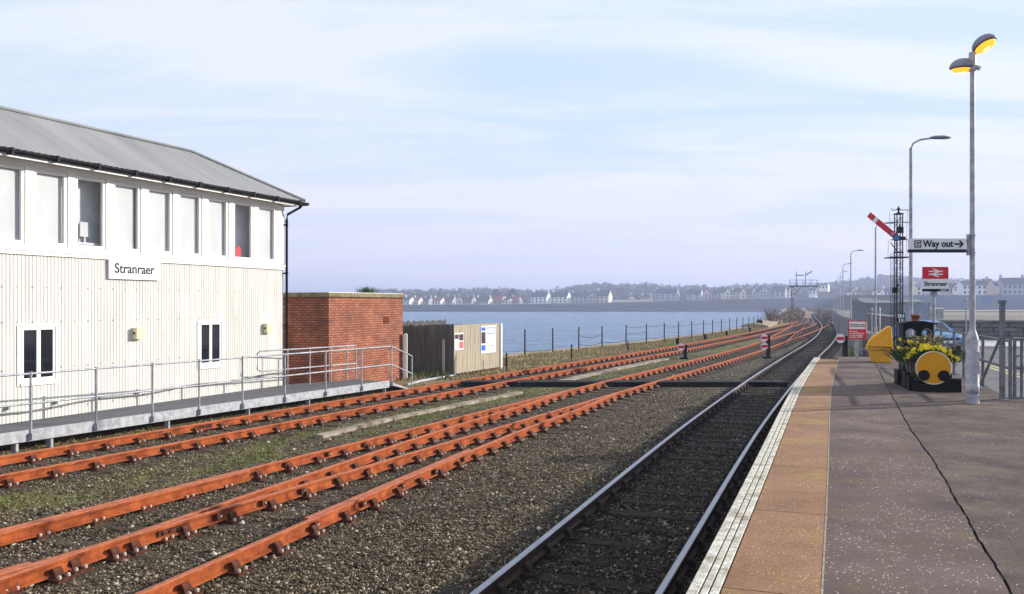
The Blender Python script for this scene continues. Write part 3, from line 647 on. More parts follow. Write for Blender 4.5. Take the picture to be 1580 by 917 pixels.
for s, _ in LW:
    f = MB(); x0, x1, z0, z1 = s-.40, s+.40, .035, 1.145
    f.box(x0-.03, x1+.03, -.03, .030, z1-.005, z1+.05); f.box(x0-.03, x1+.03, -.03, .045, z0-.07, z0)
    f.box(x0-.09, x0, -.03, .020, z0-.07, z1+.04); f.box(x1, x1+.09, -.03, .020, z0-.07, z1+.04)
    f.box(x0, x0+.06, -.025, .005, z0, z1-.006); f.box(x1-.06, x1, -.025, .005, z0, z1-.006); f.box(s-.045, s+.045, -.025, .008, z0, z1-.006)
    f.box(x0+.06, s-.045, -.025, .005, z1-.06, z1-.006); f.box(s+.045, x1-.06, -.025, .005, z1-.06, z1-.006); f.box(x0+.06, s-.045, -.025, .005, z0, z0+.08); f.box(s+.045, x1-.06, -.025, .005, z0, z0+.08)
    wo_ = f.build('lower_window', M['white'], box); g = MB(); g.box(x0+.02, x1-.02, -.028, -.016, z0+.02, z1-.02); g.build('pane', M['glass_dark'], wo_)
# roof: hipped, gentle corrugation drawn as ribs
E0 = -.45; OV = .45; k_ = 2.22
ridge_z = 5.84; ez = 4.60
yF, yB = OV, OV-2*k_; yR = OV-k_
nx = int((LB-E0)/.15)
mb = MB()
def rib(xa): return .006*math.sin(2*PI*xa/.15)
N_ = 620; xs_ = [E0+(LB-E0)*i/N_ for i in range(N_+1)]
for i in range(N_):
    xa, xb = xs_[i], xs_[i+1]
    def top(x):
        d = x-E0
        if d < k_: return (x, yF-d, ez+(ridge_z-ez)*d/k_+rib(x))
        return (x, yR, ridge_z+rib(x))
    mb.quad((xa, yF, ez+rib(xa)), (xb, yF, ez+rib(xb)), top(xb), top(xa))
mb.quad((E0, yF, ez), (E0+k_, yR, ridge_z), (E0, yB, ez), (E0, yB, ez))
mb.quad((E0, yB, ez), (E0+k_, yR, ridge_z), (LB, yR, ridge_z), (LB, yB, ez))
rf = mb.build('roof', M['roof'], box)
mb = MB(); mb.tube([(E0, yF, ez+.03), (E0+k_, yR, ridge_z+.03), (LB, yR, ridge_z+.03)], .045, 8); mb.build('ridge_cap', M['roof'], rf)
mb = MB(); mb.box(E0+.05, LB, -DB+.0, yF-.06, 4.50, 4.545, 0); mb.box(E0+.04, LB, yF-.08, yF-.05, 4.44, 4.60, 0); mb.build('fascia', M['white'], rf)
mb = MB(); hs = [(yF-.06+.065*(1-math.cos(a)), 4.565-.075*math.sin(a)) for a in [PI*j/8 for j in range(9)]]
hs2 = hs+[(hs[-1][0]-.01, hs[-1][1]), ]
mb.prism([(y, z) for y, z in hs], E0-.05, LB, 'yz')
for i in range(15): mb.box(E0+.3+i*1.02, E0+.36+i*1.02, yF-.07, yF+.085, 4.475, 4.60)
mb.prism([(x, z) for x, z in [(E0-.12, 4.57), (E0-.10, 4.50), (E0-.05, 4.48), (E0+.02, 4.50), (E0+.03, 4.57)]], yB, yF+.06, 'xz')
mb.build('gutter', M['black'], rf)
mb = MB(); mb.tube([(E0+.20, yF, 4.50), (E0+.20, yF-.02, 4.42), (-.05, .12, 4.20), (-.07, .075, 4.05), (-.07, .075, -.9)], .036, 10)
for z in (3.9, 2.5, 1.0, -.4): mb.tube([(-.07, .075, z-.03), (-.07, .075, z+.03)], .047, 10); mb.box(-.12, -.0, .0, .06, z-.02, z+.02)
mb.box(-.18, -.05, .02, .05, 3.98, 4.01)
mb.build('downpipe', M['black'], box)
def bfn(x0, y0, z0): return lambda tx, ty, tz: (x0-tx, y0+tz, z0+ty)
sg = thing('station_name_board', 'white name board reading Stranraer on the signal box wall', 'sign', (0, 0, 0), 0); sg.matrix_world = box.matrix_basis.copy()
sg.location = (BX, BY, 0); sg.rotation_euler = (0, 0, rz_box)
mb = MB(); mb.box(4.82, 6.34, .03, .07, 2.17, 2.595); mb.build('panel', M['white_sign'], sg, bevel=.004)
text_part('lettering', 'Stranraer', .31, M['ink'], sg, bfn(5.60, .0735, 2.405), bold=.004)
M['creambox'] = mat('cream plastic', (.66, .60, .40), .6, 0, .05, 5)
for s, lb in ((5.50, 'cream lamp box on the cladding between the two lower windows'), (.79, 'cream lamp box on the cladding near the black downpipe')):
    t = thing('wall_box', lb, 'wall box', (BX, BY, 0), rz_box); mb = MB(); mb.box(s-.13, s+.13, .012, .15, .80, 1.07); mb.build('casing', M['creambox'], t, bevel=.012)
    mb = MB(); mb.tube([(s+.132, .08, .94), (s+.15, .08, .94)], .025, 10); mb.build('cable_gland', M['black'], t)

# walkway deck with handrails
DZ = -.72; dk = thing('access_walkway', 'grey raised steel walkway with tubular handrails in front of the signal box', 'walkway', (0, 0, 0))
D0 = Vector((-12.1, 9.55, 0)); D1 = Vector((-3.75, 26.5, 0)); dt = (D1-D0).normalized(); dr = Vector((dt.y, -dt.x, 0))
def front(px):
    k = (px-CX)/F; # point on front line with x = k*y
    t = (k*D0.y-D0.x)/(dt.x-k*dt.y); return D0+dt*t
wu = Vector((UX, UY, 0)); Cw = Vector((BX, BY, 0)); wn_ = Vector((UY, -UX, 0))
def wallp(s, o=.06): return Cw-wu*s+wn_*o
mb = MB()
# deck surface polygon: front line to wall line, beyond the building it keeps its width
back_end = D1-dr*1.25+dt*.0
poly = [D0, D1, back_end, wallp(-.2, .10), wallp(14.9, .10)]
P2 = [(p.x, p.y) for p in poly]; mb.prism(P2, DZ-.04, DZ, 'xy'); mb.build('deck_panel', M['deck'], dk)
mb = MB(); mb.obox((D0+D1)/2+dr*.02+Vector((0, 0, DZ-.085)), (D1-D0)/2, dr*.02, Vector((0, 0, .105))); mb.build('edge_beam', M['galv'], dk)
e1 = D1+dt*1.25-dr*.0
mb = MB(); a = D1+Vector((0, 0, DZ)); b_ = back_end+Vector((0, 0, DZ)); c_ = back_end+dt*1.25+Vector((0, 0, GZ+.03)); d_ = D1+dt*1.25+Vector((0, 0, GZ+.03))
mb.add([a, b_, c_, d_, a-Vector((0, 0, .1)), b_-Vector((0, 0, .1)), c_-Vector((0, 0, .03)), d_-Vector((0, 0, .03))], [(0, 1, 2, 3), (4, 5, 6, 7), (0, 3, 7, 4), (1, 2, 6, 5), (0, 1, 5, 4), (2, 3, 7, 6)]); mb.build('end_ramp', M['galv'], dk)
for px in (26, 80, 261, 385, 478, 595):
    p = front(px)-dr*.06; mb = MB(); mb.box(p.x-.045, p.x+.045, p.y-.045, p.y+.045, GZ-.05, DZ-.12); mb.box(p.x-.07, p.x+.07, p.y-.07, p.y+.07, DZ-.19, DZ-.14); mb.build('leg', M['galv'], dk)
fp = [front(px) for px in (-130, -38, 45, 146, 233, 305, 372, 437.5, 500.4, 556, 602)]
for p in fp:
    mb = MB(); q = p+dr*.045; mb.tube([(q.x, q.y, DZ-.15), (q.x, q.y, DZ+1.05)], .024, 8); mb.box(q.x-.05, q.x+.05, q.y-.05, q.y+.05, DZ-.16, DZ-.04)
    for z in (DZ+.5, DZ+1.05): mb.tube([(q.x, q.y, z-.035), (q.x, q.y, z+.035)], .034, 8)
    mb.build('handrail_post', M['galv'], dk)
for z in (DZ+.5, DZ+1.05):
    a = fp[0]+dr*.045; b_ = fp[-1]+dr*.045; c_ = D1+dt*1.25+dr*.045; mb = MB(); mb.tube([(a.x, a.y, z), (b_.x, b_.y, z), (c_.x, c_.y, z-.36)], .021, 8); mb.build('handrail', M['galv'], dk)
c_ = D1+dt*1.25+dr*.045; mb = MB(); mb.tube([(c_.x, c_.y, GZ), (c_.x, c_.y, DZ+.69)], .024, 8); mb.build('handrail_post', M['galv'], dk)
# rear handrail from beside the corner of the box to the end of the deck, with a closed hoop at its near end
ra = Vector((xat(397, 23.7), 23.7, 0)); rb = back_end+dr*.06+dt*.0; rt_ = (rb-ra).normalized()
mb = MB(); mb.tube([(ra.x+rt_.x*.12, ra.y+rt_.y*.12, DZ+.5), (ra.x, ra.y, DZ+.56), (ra.x, ra.y, DZ+.99), (ra.x+rt_.x*.12, ra.y+rt_.y*.12, DZ+1.05), (rb.x, rb.y, DZ+1.05)], .021, 8)
mb.tube([(ra.x+rt_.x*.1, ra.y+rt_.y*.1, DZ+.5), (rb.x, rb.y, DZ+.5)], .021, 8); mb.build('rear_handrail', M['galv'], dk)
for f in (.28, .5, .72, .9, 1):
    q = ra.lerp(rb, f); mb = MB(); mb.tube([(q.x, q.y, DZ), (q.x, q.y, DZ+1.05)], .022, 8); mb.build('handrail_post', M['galv'], dk)

# cable along the wall foot
mb = MB(); pts = [wallp(s, .09)+Vector((0, 0, -.52+.03*math.sin(s*2.1)+.16*max(0, 1-s/9))) for s in [i*.6 for i in range(24)]]
mb.tube(pts, .018, 6)
for s in range(1, 13): q = wallp(s*1.1, .05); mb.box(q.x-.03, q.x+.03, q.y-.03, q.y+.03, -.47, -.40)
M['cable'] = mat('grey conduit', (.20, .20, .20), .6); tag(mb.build('wall_conduit', M['cable']), 'grey conduit clipped along the foot of the cream cladding', 'conduit')

# ------------------------------------------------------------------ brick hut
TS = Vector((.4033, .9151, 0)); TN = Vector((.9151, -.4033, 0))
HC = Vector((-5.74, 27.4, 0)); rz_h = math.atan2(TS.y, TS.x)     # local x along the long face, local y into the hut (left)
hut = thing('brick_hut', 'flat roofed orange red brick hut next to the signal box', 'brick hut', (HC.x, HC.y, 0), rz_h)
HL = 4.48; HD = 3.2
mb = MB(); mb.box(0, HL, 0, HD, GZ-.1, 1.84); mb.build('wall', M['brick'], hut)
M['coping'] = mat('mossy concrete coping', (.19, .15, .09), .9, 0, .35, 4, (.30, .26, .15), .5, 20)
mb = MB(); mb.box(-.07, HL+.07, -.07, HD+.07, 1.84, 1.975); mb.build('roof_slab', M['coping'], hut, bevel=.01)
mb = MB(); mb.box(-.02, HL+.02, .0, HD, 1.975, 1.99); mb.build('felt_edge', M['white'], hut)
mb = MB(); mb.box(3.18, 3.54, -.012, .02, .94, 1.18); M['ventbrick'] = mat('dark terracotta air brick', (.14, .03, .02), .9)
for i in range(4): mb.box(3.20, 3.52, -.018, -.010, .965+i*.055, .985+i*.055)
mb.build('air_brick', M['ventbrick'], hut)
M['leaf'] = attr_ramp_mat('weed leaves', [(0, (.03, .045, .012)), (.6, (.08, .11, .03)), (1, (.20, .22, .07))])
pw = HC+TS*2.3+Vector((-.2, .6, 0)); pts = np.array([[pw.x+RNG.normal(0, .16), pw.y+RNG.normal(0, .12), 1.97+abs(RNG.normal(0, .05))] for _ in range(150)])
o = blades('roof_weed', pts, .20, .02, M['leaf'], 'small green weed growing on the flat roof of the brick hut', 'weed', lean=.6); o['kind'] = 'thing'

# ------------------------------------------------------------------ timber enclosure
EC = Vector((-2.19, 32.8, 0)); rz_e = math.atan2(.9151, .4033)
enc = thing('timber_enclosure', 'close boarded timber enclosure with two posters on its sunny side', 'timber enclosure', (EC.x, EC.y, 0), rz_e)
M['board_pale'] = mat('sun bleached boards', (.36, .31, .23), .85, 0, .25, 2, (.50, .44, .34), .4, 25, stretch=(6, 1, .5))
M['board_dark'] = mat('weathered boards darkened for shade', (.085, .08, .07), .9, 0, .35, 2, (.15, .14, .12), .5, 25, stretch=(1, 6, .5))  # darker copy for the unlit side, its shade put into the colour
mb = MB(); EL = 4.15
for i in range(int(EL/.115)): mb.box(i*.115, i*.115+.098, -.02+.004*(i % 2), .0, -1.02+.01*(i % 3), .83+.012*math.sin(i*2.3))
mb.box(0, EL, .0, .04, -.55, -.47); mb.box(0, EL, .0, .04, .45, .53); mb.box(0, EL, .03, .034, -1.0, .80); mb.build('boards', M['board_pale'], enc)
mb = MB()
for i in range(20): mb.box(-.02-.004*(i % 2), .0, .02+i*.125, .02+i*.125+.112, -1.05, .80+.03*math.sin(i*1.9))
mb.box(.0, .04, 0, 2.5, .3, .38); mb.box(.0, .04, 0, 2.5, -.6, -.5)
for i in range(18): mb.box(.2+i*.22, .2+i*.22+.17, 2.5, 2.52, -1.05, .93+.03*math.sin(i*2.7))
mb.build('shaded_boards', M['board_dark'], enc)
mb = MB(); mb.box(.2, 1.9, .5, 2.4, .70, .74); mb.box(2.0, 3.9, .3, 2.4, .72, .76); mb.build('cover_sheet', M['black'], enc)
mb = MB(); mb.box(EL-.03, EL+.10, -.08, .06, -1.1, .80); mb.build('end_post', M['white'], enc)
# posters (local x along face, -y outward, text reads along +x)
def efn(x0, y0, z0): return lambda tx, ty, tz: (x0+tx, y0-tz, z0+ty)
def s_of(px):  # local x along the enclosure's face for a photo column
    k = (px-CX)/F; return (k*EC.y-EC.x)/(.4033-k*.9151)
ps = thing('safety_poster', 'small pink and white safety poster on the left of the boarded fence', 'poster', (EC.x, EC.y, 0), rz_e)
a, b_ = s_of(700), s_of(714); M['pink'] = mat('faded red print', (.60, .12, .14), .6); M['darkprint'] = mat('dark print', (.05, .02, .03), .6)
M['blue'] = mat('blue print', (.02, .12, .55), .5); M['navy'] = mat('navy print', (.03, .06, .2), .5)
mb = MB(); mb.box(a, b_, -.038, -.028, -.12, .52); mb.build('sheet', M['white_sign'], ps)
w_ = b_-a; mb = MB(); mb.box(a+.03, a+w_*.45, -.042, -.038, .30, .47); mb.box(a+w_*.5, b_-.03, -.042, -.038, .23, .47); mb.build('dark_panel', M['darkprint'], ps)
mb = MB(); mb.box(a+w_*.5, b_-.03, -.042, -.038, -.07, .19); mb.build('red_panel', M['pink'], ps)
nb = thing('notice_board', 'large white and blue notice board on the right of the boarded fence', 'notice board', (EC.x, EC.y, 0), rz_e)
a, b_ = s_of(740.5), s_of(763.5); w_ = b_-a; zt, zb_ = .74, -.36
mb = MB(); mb.box(a, b_, -.045, -.028, zb_, zt); mb.build('panel', M['white_sign'], nb)
H_ = zt-zb_
for x0, x1, z0, z1 in ((a+.04, a+w_*.30, zb_+H_*.82, zb_+H_*.95), (a+.04, a+w_*.30, zb_+H_*.10, zb_+H_*.30), (a+w_*.38, b_-.05, zb_+H_*.90, zb_+H_*.93), (a+w_*.38, b_-.05, zb_+H_*.70, zb_+H_*.73), (a+w_*.38, a+w_*.41, zb_+H_*.73, zb_+H_*.90), (b_-.08, b_-.05, zb_+H_*.73, zb_+H_*.90), (a+w_*.36, b_-.04, zb_+H_*.24, zb_+H_*.26), (a+w_*.64, a+w_*.66, zb_+H_*.04, zb_+H_*.24)):
    mb = MB(); mb.box(x0, x1, -.049, -.045, z0, z1); mb.build('blue_print', M['blue'], nb)
mb = MB(); mb.box(a+.04, a+w_*.30, -.049, -.045, zb_+H_*.36, zb_+H_*.78); mb.build('dark_photo', M['darkprint'], nb)
# loose posts and the pipe in front
def post(label, p, h, r, m, square=False, grp=None):
    mb = MB()
    if square: mb.box(-r, r, -r, r, 0, h-.05); mb.prism([(-r, h-.05), (r, h-.05), (r*.3, h), (-r*.3, h)], -r, r, 'xz')
    else: mb.tube([(0, 0, 0), (0, 0, h)], r, 10)
    o = mb.build('post', m, loc=(p[0], p[1], GZ)); tag(o, label, 'post', grp); return o
post('white painted square post beside the corner of the brick hut', gp(625.5, 586, GZ), 1.66, .065, M['white'], True)
post('bare timber post in front of the dark side of the boarded enclosure', gp(684.5, 581, GZ), 1.40, .055, M['board_pale'], True)
mb = MB(); a = gp(628, 594, -1.05); b_ = gp(650, 588, -1.05); c_ = gp(697, 580, -1.05); mb.tube([a, b_, c_, c_+TS*.3], .05, 8); tag(mb.build('ground_pipe', M['galv']), 'pale pipe lying on the ground before the boarded enclosure', 'pipe')
n = 700; pts = np.stack([RNG.uniform(-4.4, -2.3, n), RNG.uniform(31.6, 33.1, n)], 1)
blades('weeds', pts, .25, .03, M['leaf'], 'dark green weeds at the foot of the shaded enclosure boards', 'weeds')

# ------------------------------------------------------------------ chain fence on the quay
cf = thing('chain_fence', 'line of dark posts with slack chains along the edge of the quay', 'chain fence', (0, 0, 0))
CP = [(.68, 46.2), (2.28, 48.9), (3.94, 51.6), (5.56, 54), (7.43, 57), (9.2, 59.9), (10.95, 62.9), (12.6, 66.2), (14.2, 69.1), (16, 73.1), (17.5, 76.3), (19.1, 79.8), (20.8, 83.6), (22.4, 87.2), (24, 90.9), (25.6, 94.6), (27.2, 98.4), (28.7, 102.2)]
CP = [(-1.3, 42.6)]+CP
M['ironpost'] = mat('dark iron', (.016, .014, .015), .8, 0, .3, 5, spec=.15)
for x, y in CP:
    mb = MB(); mb.tube([(x, y, YZ), (x, y, YZ+1.32)], .042, 8, r1=.036); mb.lathe([(.05, 0), (.05, .03), (.02, .06)], (x, y, YZ+1.31), 8); mb.build('post', M['ironpost'], cf)
for i, ((x0, y0), (x1, y1)) in enumerate(zip(CP, CP[1:])):
    lv = [(.35, .12), (1.15, .10)] if i > 6 else {0: [], 1: [(.2, .02)], 2: [], 3: [(.9, .22), (.35, .12)], 4: [(.4, .12)], 5: [(1.2, .03), (.8, .06), (.42, .12)], 6: [(1.2, .02), (.45, .12)]}[i]
    for z, sag in lv:
        mb = MB(); mb.tube([(x0+(x1-x0)*t, y0+(y1-y0)*t, YZ+z-sag*4*t*(1-t)) for t in [j/8 for j in range(9)]], .014, 5); mb.build('chain', M['ironpost'], cf)
mb = MB(); mb.box(29.2, 29.8, 104, 104.6, YZ, YZ+.7); mb.prism([(29.2, YZ+.7), (29.8, YZ+.7), (29.65, YZ+.9), (29.35, YZ+.9)], 104, 104.6, 'xz'); tag(mb.build('bollard', M['ironpost']), 'dark iron bollard at the far end of the chain fence', 'bollard')
# small lineside posts (black and white / spring shaped)
for px, py, h, lb in ((781.5, 573, .75, 'short dark marker post right of the boarded enclosure'), (882, 557, .8, 'short dark marker post on the dry grass, nearest the shunting disc'), (969, 543, .6, 'small marker stump beside the far siding between two fence posts')):
    p = gp(px, py, YZ); mb = MB(); mb.tube([(0, 0, 0), (0, 0, h)], .03, 6)
    for k in range(4): mb.tube([(-.06, 0, h*(.3+.18*k)), (.06, 0, h*(.36+.18*k))], .018, 5)
    tag(mb.build('marker_post', M['ironpost'], loc=(p.x, p.y, YZ)), lb, 'marker post', 'small marker posts')
for px, py in ((1039, 534), (1088, 525), (1122, 518), (1155, 512)):
    pass
for j, (px, py) in enumerate(((1045, 533), (1088, 525.5), (1121, 519.5), (1157, 513.5))):
    p = gp(px, py, YZ); mb = MB(); mb.box(-.09, .09, -.09, .09, 0, .42); mb.prism([(-.09, .42), (.09, .42), (.05, .48), (-.05, .48)], -.09, .09, 'xz')
    tag(mb.build('stump', M['ironpost'], loc=(p.x, p.y, YZ)), ['nearest', 'second', 'third', 'farthest'][j]+' of the four short dark stumps along the quay by the sidings', 'stump', 'dark stumps along the quay')

# ------------------------------------------------------------------ shunting discs
def disc_signal(label, x, y, zc, r, double=False):
    t = thing('shunting_disc', label, 'shunting signal', (x, y, YZ), 0, 'ground shunting discs')
    mb = MB(); h = zc-YZ; mb.box(-.03, .36, .02, .22, 0, .10); mb.box(.14, .30, .04, .20, .1, h+.1 if not double else h+.55); mb.tube([(.22, .1, h), (0, .04, h)], .05, 8); mb.build('stand', M['black'], t)
    for k in range(2 if double else 1):
        z = h+k*.42
        d = MB(); d.lathe([(r, 0), (r, .03)], (0, -.01, z), 24, 0, 'y'); do = d.build('disc', M['white_sign'], t)
        s = MB(); hw = math.sqrt(r*r-(.07)**2)-.004; s.prism([(-hw, z-.065), (hw, z-.065), (hw, z+.065), (-hw, z+.065)], -.016, -.0105, 'xz'); s.build('red_band', M['red'], do)
p = gp(1051, 535.5, -.45); disc_signal('white disc signal with a red band between the rusty sidings', xat(1051, 43), 43, zat(535.5, 43), .175)
disc_signal('stacked pair of red banded discs beside the middle siding', xat(1179.5, 43.5), 43.5, zat(534.5, 43.5), .18, True)
disc_signal('red banded white disc signal just beyond the end of the platform', xat(1297, 34.5), 34.5, zat(522.5, 34.5), .18)

# ------------------------------------------------------------------ lamp posts
M['lamp_shell'] = mat('grey lamp hood', (.22, .22, .26), .35, .2, .15, 6)
M['lamp_lit'] = mat('lit sodium lens', (.9, .5, .1), .3, 0, .0, 3, emit=(1.0, .33, .015), estr=1.35)
M['lamp_core'] = mat('bright sodium tube', (.9, .7, .3), .3, emit=(1.0, .70, .22), estr=2.5)
lp = thing('platform_lamp', 'tall grey platform lamp post with two lit domed heads and a thick base', 'lamp post', (7.42, 14.1, 0))
mb = MB(); mb.tube([(0, 0, 0), (0, 0, .17)], .10, 16); mb.lathe([(.088, .17), (.108, .19), (.104, .30), (.098, .31), (.098, 1.02), (.092, 1.05), (.066, 1.14), (.046, 1.20), (.046, 1.22)], n=20)
mb.build('base', M['galv_lamp'], lp)
mb = MB(); mb.tube([(.11, -.02, .25), (.135, -.02, .25)], .03, 8); mb.obox((0, -.108, .66), (.05, 0, 0), (0, .006, 0), (0, 0, .18)); mb.build('access_door', M['galv_lamp'], lp)
mb = MB(); mb.tube([(0, 0, 1.2), (0, 0, 5.62)], .043, 14, r1=.036); mb.build('pole', M['galv_lamp'], lp)
def lamp_head(parent, az, tilt, c):
    # local frame: long axis along direction az, tilted up by tilt
    R = Matrix.Rotation(az, 3, 'Z') @ Matrix.Rotation(-tilt, 3, 'Y'); c = Vector(c)
    def T(x, y, z): return c+R @ Vector((x, y, z))
    def ell(a, b, zc, h, z0, z1, nx=20, nz=8, m=0, mb=None):
        vs, fs = [], []
        for j in range(nz+1):
            ph = z0+(z1-z0)*j/nz
            for k in range(nx): th = 2*PI*k/nx; vs.append(T(a*math.cos(ph)*math.cos(th), b*math.cos(ph)*math.sin(th), zc+h*math.sin(ph)))
        for j in range(nz):
            for k in range(nx): fs.append((j*nx+k, j*nx+(k+1) % nx, (j+1)*nx+(k+1) % nx, (j+1)*nx+k))
        mb.add(vs, fs, m, True)
    mb = MB(); ell(.20, .165, 0, .15, 0, PI/2*.98, mb=mb); ell(.20, .165, 0, .05, -.001, -PI/4, nz=3, mb=mb); hood = mb.build('lamp_hood', M['lamp_shell'], parent)
    mb = MB(); ell(.165, .138, -.028, .055, 0, -PI/2*.98, mb=mb); mb.build('lens', M['lamp_lit'], hood)
    mb = MB(); ell(.07, .035, -.075, .018, -PI/2*.98, PI/2*.98, mb=mb); mb.build('lamp_tube', M['lamp_core'], hood)
    mb = MB(); mb.tube([T(-.17, 0, .0), T(-.27, 0, -.05)], .035, 8); mb.build('bracket', M['galv_lamp'], parent)
lamp_head(lp, math.radians(-60), math.radians(27), (.13, -.12, 5.75)); lamp_head(lp, math.radians(132), math.radians(4), (-.10, .12, 5.45))
mb = MB(); mb.tube([(0, 0, 5.36), (0, 0, 5.66)], .055, 10); mb.build('collar', M['galv_lamp'], lp)
mb = MB(); mb.tube([(.0, .0, 3.95), (.08, -.02, 3.95)], .012, 6); 
def street_lamp(label, x, y, h=5.95, zb=0.0, dark=False):
    t = thing('street_lamp', label, 'street lamp', (x, y, zb), 0, 'row of street lamps along the railway fence')
    mb = MB(); mb.tube([(0, 0, 0), (0, 0, 1.25)], .085, 12); mb.tube([(0, 0, 1.25), (0, 0, h)], .052, 12, r1=.042); mb.build('pole', M['galv_lamp'], t)
    mb = MB(); mb.tube([(0, 0, h-.02), (.06, 0, h+.12), (.25, 0, h+.22), (.55, 0, h+.26)], .026, 8); mb.build('arm', M['galv_lamp'], t)
    mb = MB(); vs = []
    for j, (u, w_, hh) in enumerate(((.50, .03, .03), (.62, .10, .06), (.85, .12, .07), (1.02, .08, .04), (1.07, .02, .01))):
        for k in range(10): a = 2*PI*k/10; vs.append((u, w_*math.cos(a), h+.265+hh*math.sin(a)*(1 if math.sin(a) > 0 else .5)))
    mb.add(vs, [(j*10+k, j*10+(k+1) % 10, (j+1)*10+(k+1) % 10, (j+1)*10+k) for j in range(4) for k in range(10)]+[tuple(range(10))[::-1], tuple(range(40, 50))], 0, True); mb.build('lamp_head', M['lamp_shell'], t)
    return t
h0 = 1.6+4.4
names = ['nearest street lamp, rising behind the Way out sign', 'second street lamp in the row, right behind the tip of the signal arm', 'third street lamp in the row, above the red warning sign', 'fourth street lamp in the row, just left of the third', 'fifth street lamp in the row along the railway fence', 'sixth street lamp in the row along the railway fence', 'seventh street lamp in the row along the railway fence', 'farthest street lamp in the row by the railway fence']
lamp_px = [1405.5, 1351, 1312.8, 1300.6, 1296.3, 1291.6, 1288.4, 1285.5]; lamp_y = [23.2, 47.5, 71.5, 95, 118, 141, 163, 185]
for nme, px, y in zip(names, lamp_px, lamp_y):
    street_lamp(nme, xat(px, y), y, 5.75+.85, zb=-.85)

# ------------------------------------------------------------------ signs
def sfn(x0, y0, z0): return lambda tx, ty, tz: (x0+tx, y0-tz, z0+ty)
wy = thing('way_out_sign', 'white Way out sign with an arrow bracketed from the lamp post', 'sign', (0, 14.1, 0))
xa, xb = xat(1402, 14.1), xat(1489, 14.1); zt, zb_ = zat(368.5, 14.1), zat(387.5, 14.1)
M['blackish'] = mat('dark sign underside', (.02, .02, .035), .6)
mb = MB(); mb.box(xa, xb, -.03, .03, zb_+.025, zt); mb.build('panel', M['white_sign'], wy)
mb = MB(); mb.box(xa-.004, xb+.004, -.036, .036, zb_-.025, zb_+.024); mb.build('lower_rail', M['blackish'], wy)
mb = MB(); mb.box(xb, xb+.06, -.02, .02, zt-.05, zt-.025); mb.box(xb, xb+.06, -.02, .02, zb_+.0, zb_+.025); mb.box(xb+.035, xb+.06, -.03, .03, zb_-.07, zt+.07)
mb.tube([(7.42, 0, zt+.04), (7.42, 0, zt+.065)], .055, 12); mb.tube([(7.42, 0, zb_-.05), (7.42, 0, zb_-.025)], .055, 12); mb.build('bracket', M['galv'], wy)
zm = (zt+zb_+.025)/2
text_part('lettering', 'Way out', .150, M['ink'], wy, lambda tx, ty, tz, f=sfn(xat(1446, 14.1), -.033, zm): f(tx*.90, ty, tz), bold=.0035)
mb = MB(); x = xat(1470.5, 14.1); mb.box(x, x+.13, -.037, -.031, zm-.012, zm+.012)
mb.prism([(x+.075, zm+.055), (x+.105, zm+.055), (x+.155, zm), (x+.105, zm-.055), (x+.075, zm-.055), (x+.115, zm-.008), (x+.115, zm+.008)], -.038, -.032, 'xz'); mb.build('arrow', M['ink'], wy)
x = xat(1410, 14.1); mb = MB(); mb.box(x-.005, x+.105, -.037, -.031, zm-.058, zm+.058); pc = mb.build('pictogram', M['ink'], wy)
mb = MB(); q = zm
mb.box(x+.012, x+.088, -.040, -.0375, q+.030, q+.042); mb.box(x+.012, x+.024, -.040, -.0375, q-.041, q+.029); mb.box(x+.025, x+.088, -.040, -.0375, q-.041, q-.029); mb.box(x+.040, x+.078, -.040, -.0375, q-.006, q+.006); mb.box(x+.076, x+.088, -.040, -.0375, q-.028, q+.012); mb.box(x+.040, x+.052, -.040, -.0375, q-.020, q-.007)
mb.build('symbol', M['white_sign'], pc)

by = 21.6; br = thing('station_sign', 'red double arrow station sign reading Stranraer on its own post', 'sign', (0, by, 0))
xa, xb = xat(1424, by), xat(1463.5, by); z1, z2, z3, z4 = zat(412, by), zat(430.5, by), zat(446, by), zat(449.8, by)
mb = MB(); mb.box(xa, xb, 0, .04, z2, z1); mb.build('red_panel', M['red'], br); mb = MB(); mb.box(xa, xb, 0, .04, z3, z2-.002); mb.build('white_panel', M['white_sign'], br)
mb = MB(); mb.box(xa, xb, -.004, .044, z4, z3-.001); mb.build('black_strip', M['black'], br)
mb = MB(); k = .20/39; ox = (xa+xb)/2-31*k; oz = (z1+z2)/2+19.5*k
def bp_(pts, y0): mb.prism([(ox+px*k*1.1-3.1*k, oz-py*k) for px, py in pts], y0, y0-.004, 'xz')
bp_([(0, 9.4), (62, 9.4), (62, 15.4), (0, 15.4)], -.001); bp_([(0, 23.6), (62, 23.6), (62, 29.6), (0, 29.6)], -.001)
bp_([(12.8, 0), (26.8, 0), (53, 12.4), (39, 12.4)], -.0015); bp_([(39, 12.4), (53, 12.4), (23, 26.6), (9, 26.6)], -.002); bp_([(9, 26.6), (23, 26.6), (49.2, 39), (35.2, 39)], -.0015)
mb.build('double_arrow', M['white_sign'], br)
text_part('lettering', 'Stranraer', .15, M['ink'], br, sfn((xa+xb)/2, -.003, (z2+z3)/2), bold=.003)
text_part('small_lettering', 'station', .045, M['white_sign'], br, sfn(xb-.14, -.006, (z3+z4)/2)) if False else None
mb = MB(); mb.box(xb-.20, xb-.05, -.0065, -.0045, (z3+z4)/2-.010, (z3+z4)/2+.010); mb.build('strip_mark', M['white_sign'], br)
mb = MB(); xm = xat(1442.5, by); mb.tube([(xm, .06, 0), (xm, .06, z3)], .038, 10); mb.box(xm-.07, xm+.07, .03, .09, z4-.12, z4); mb.build('post', M['galv'], br)

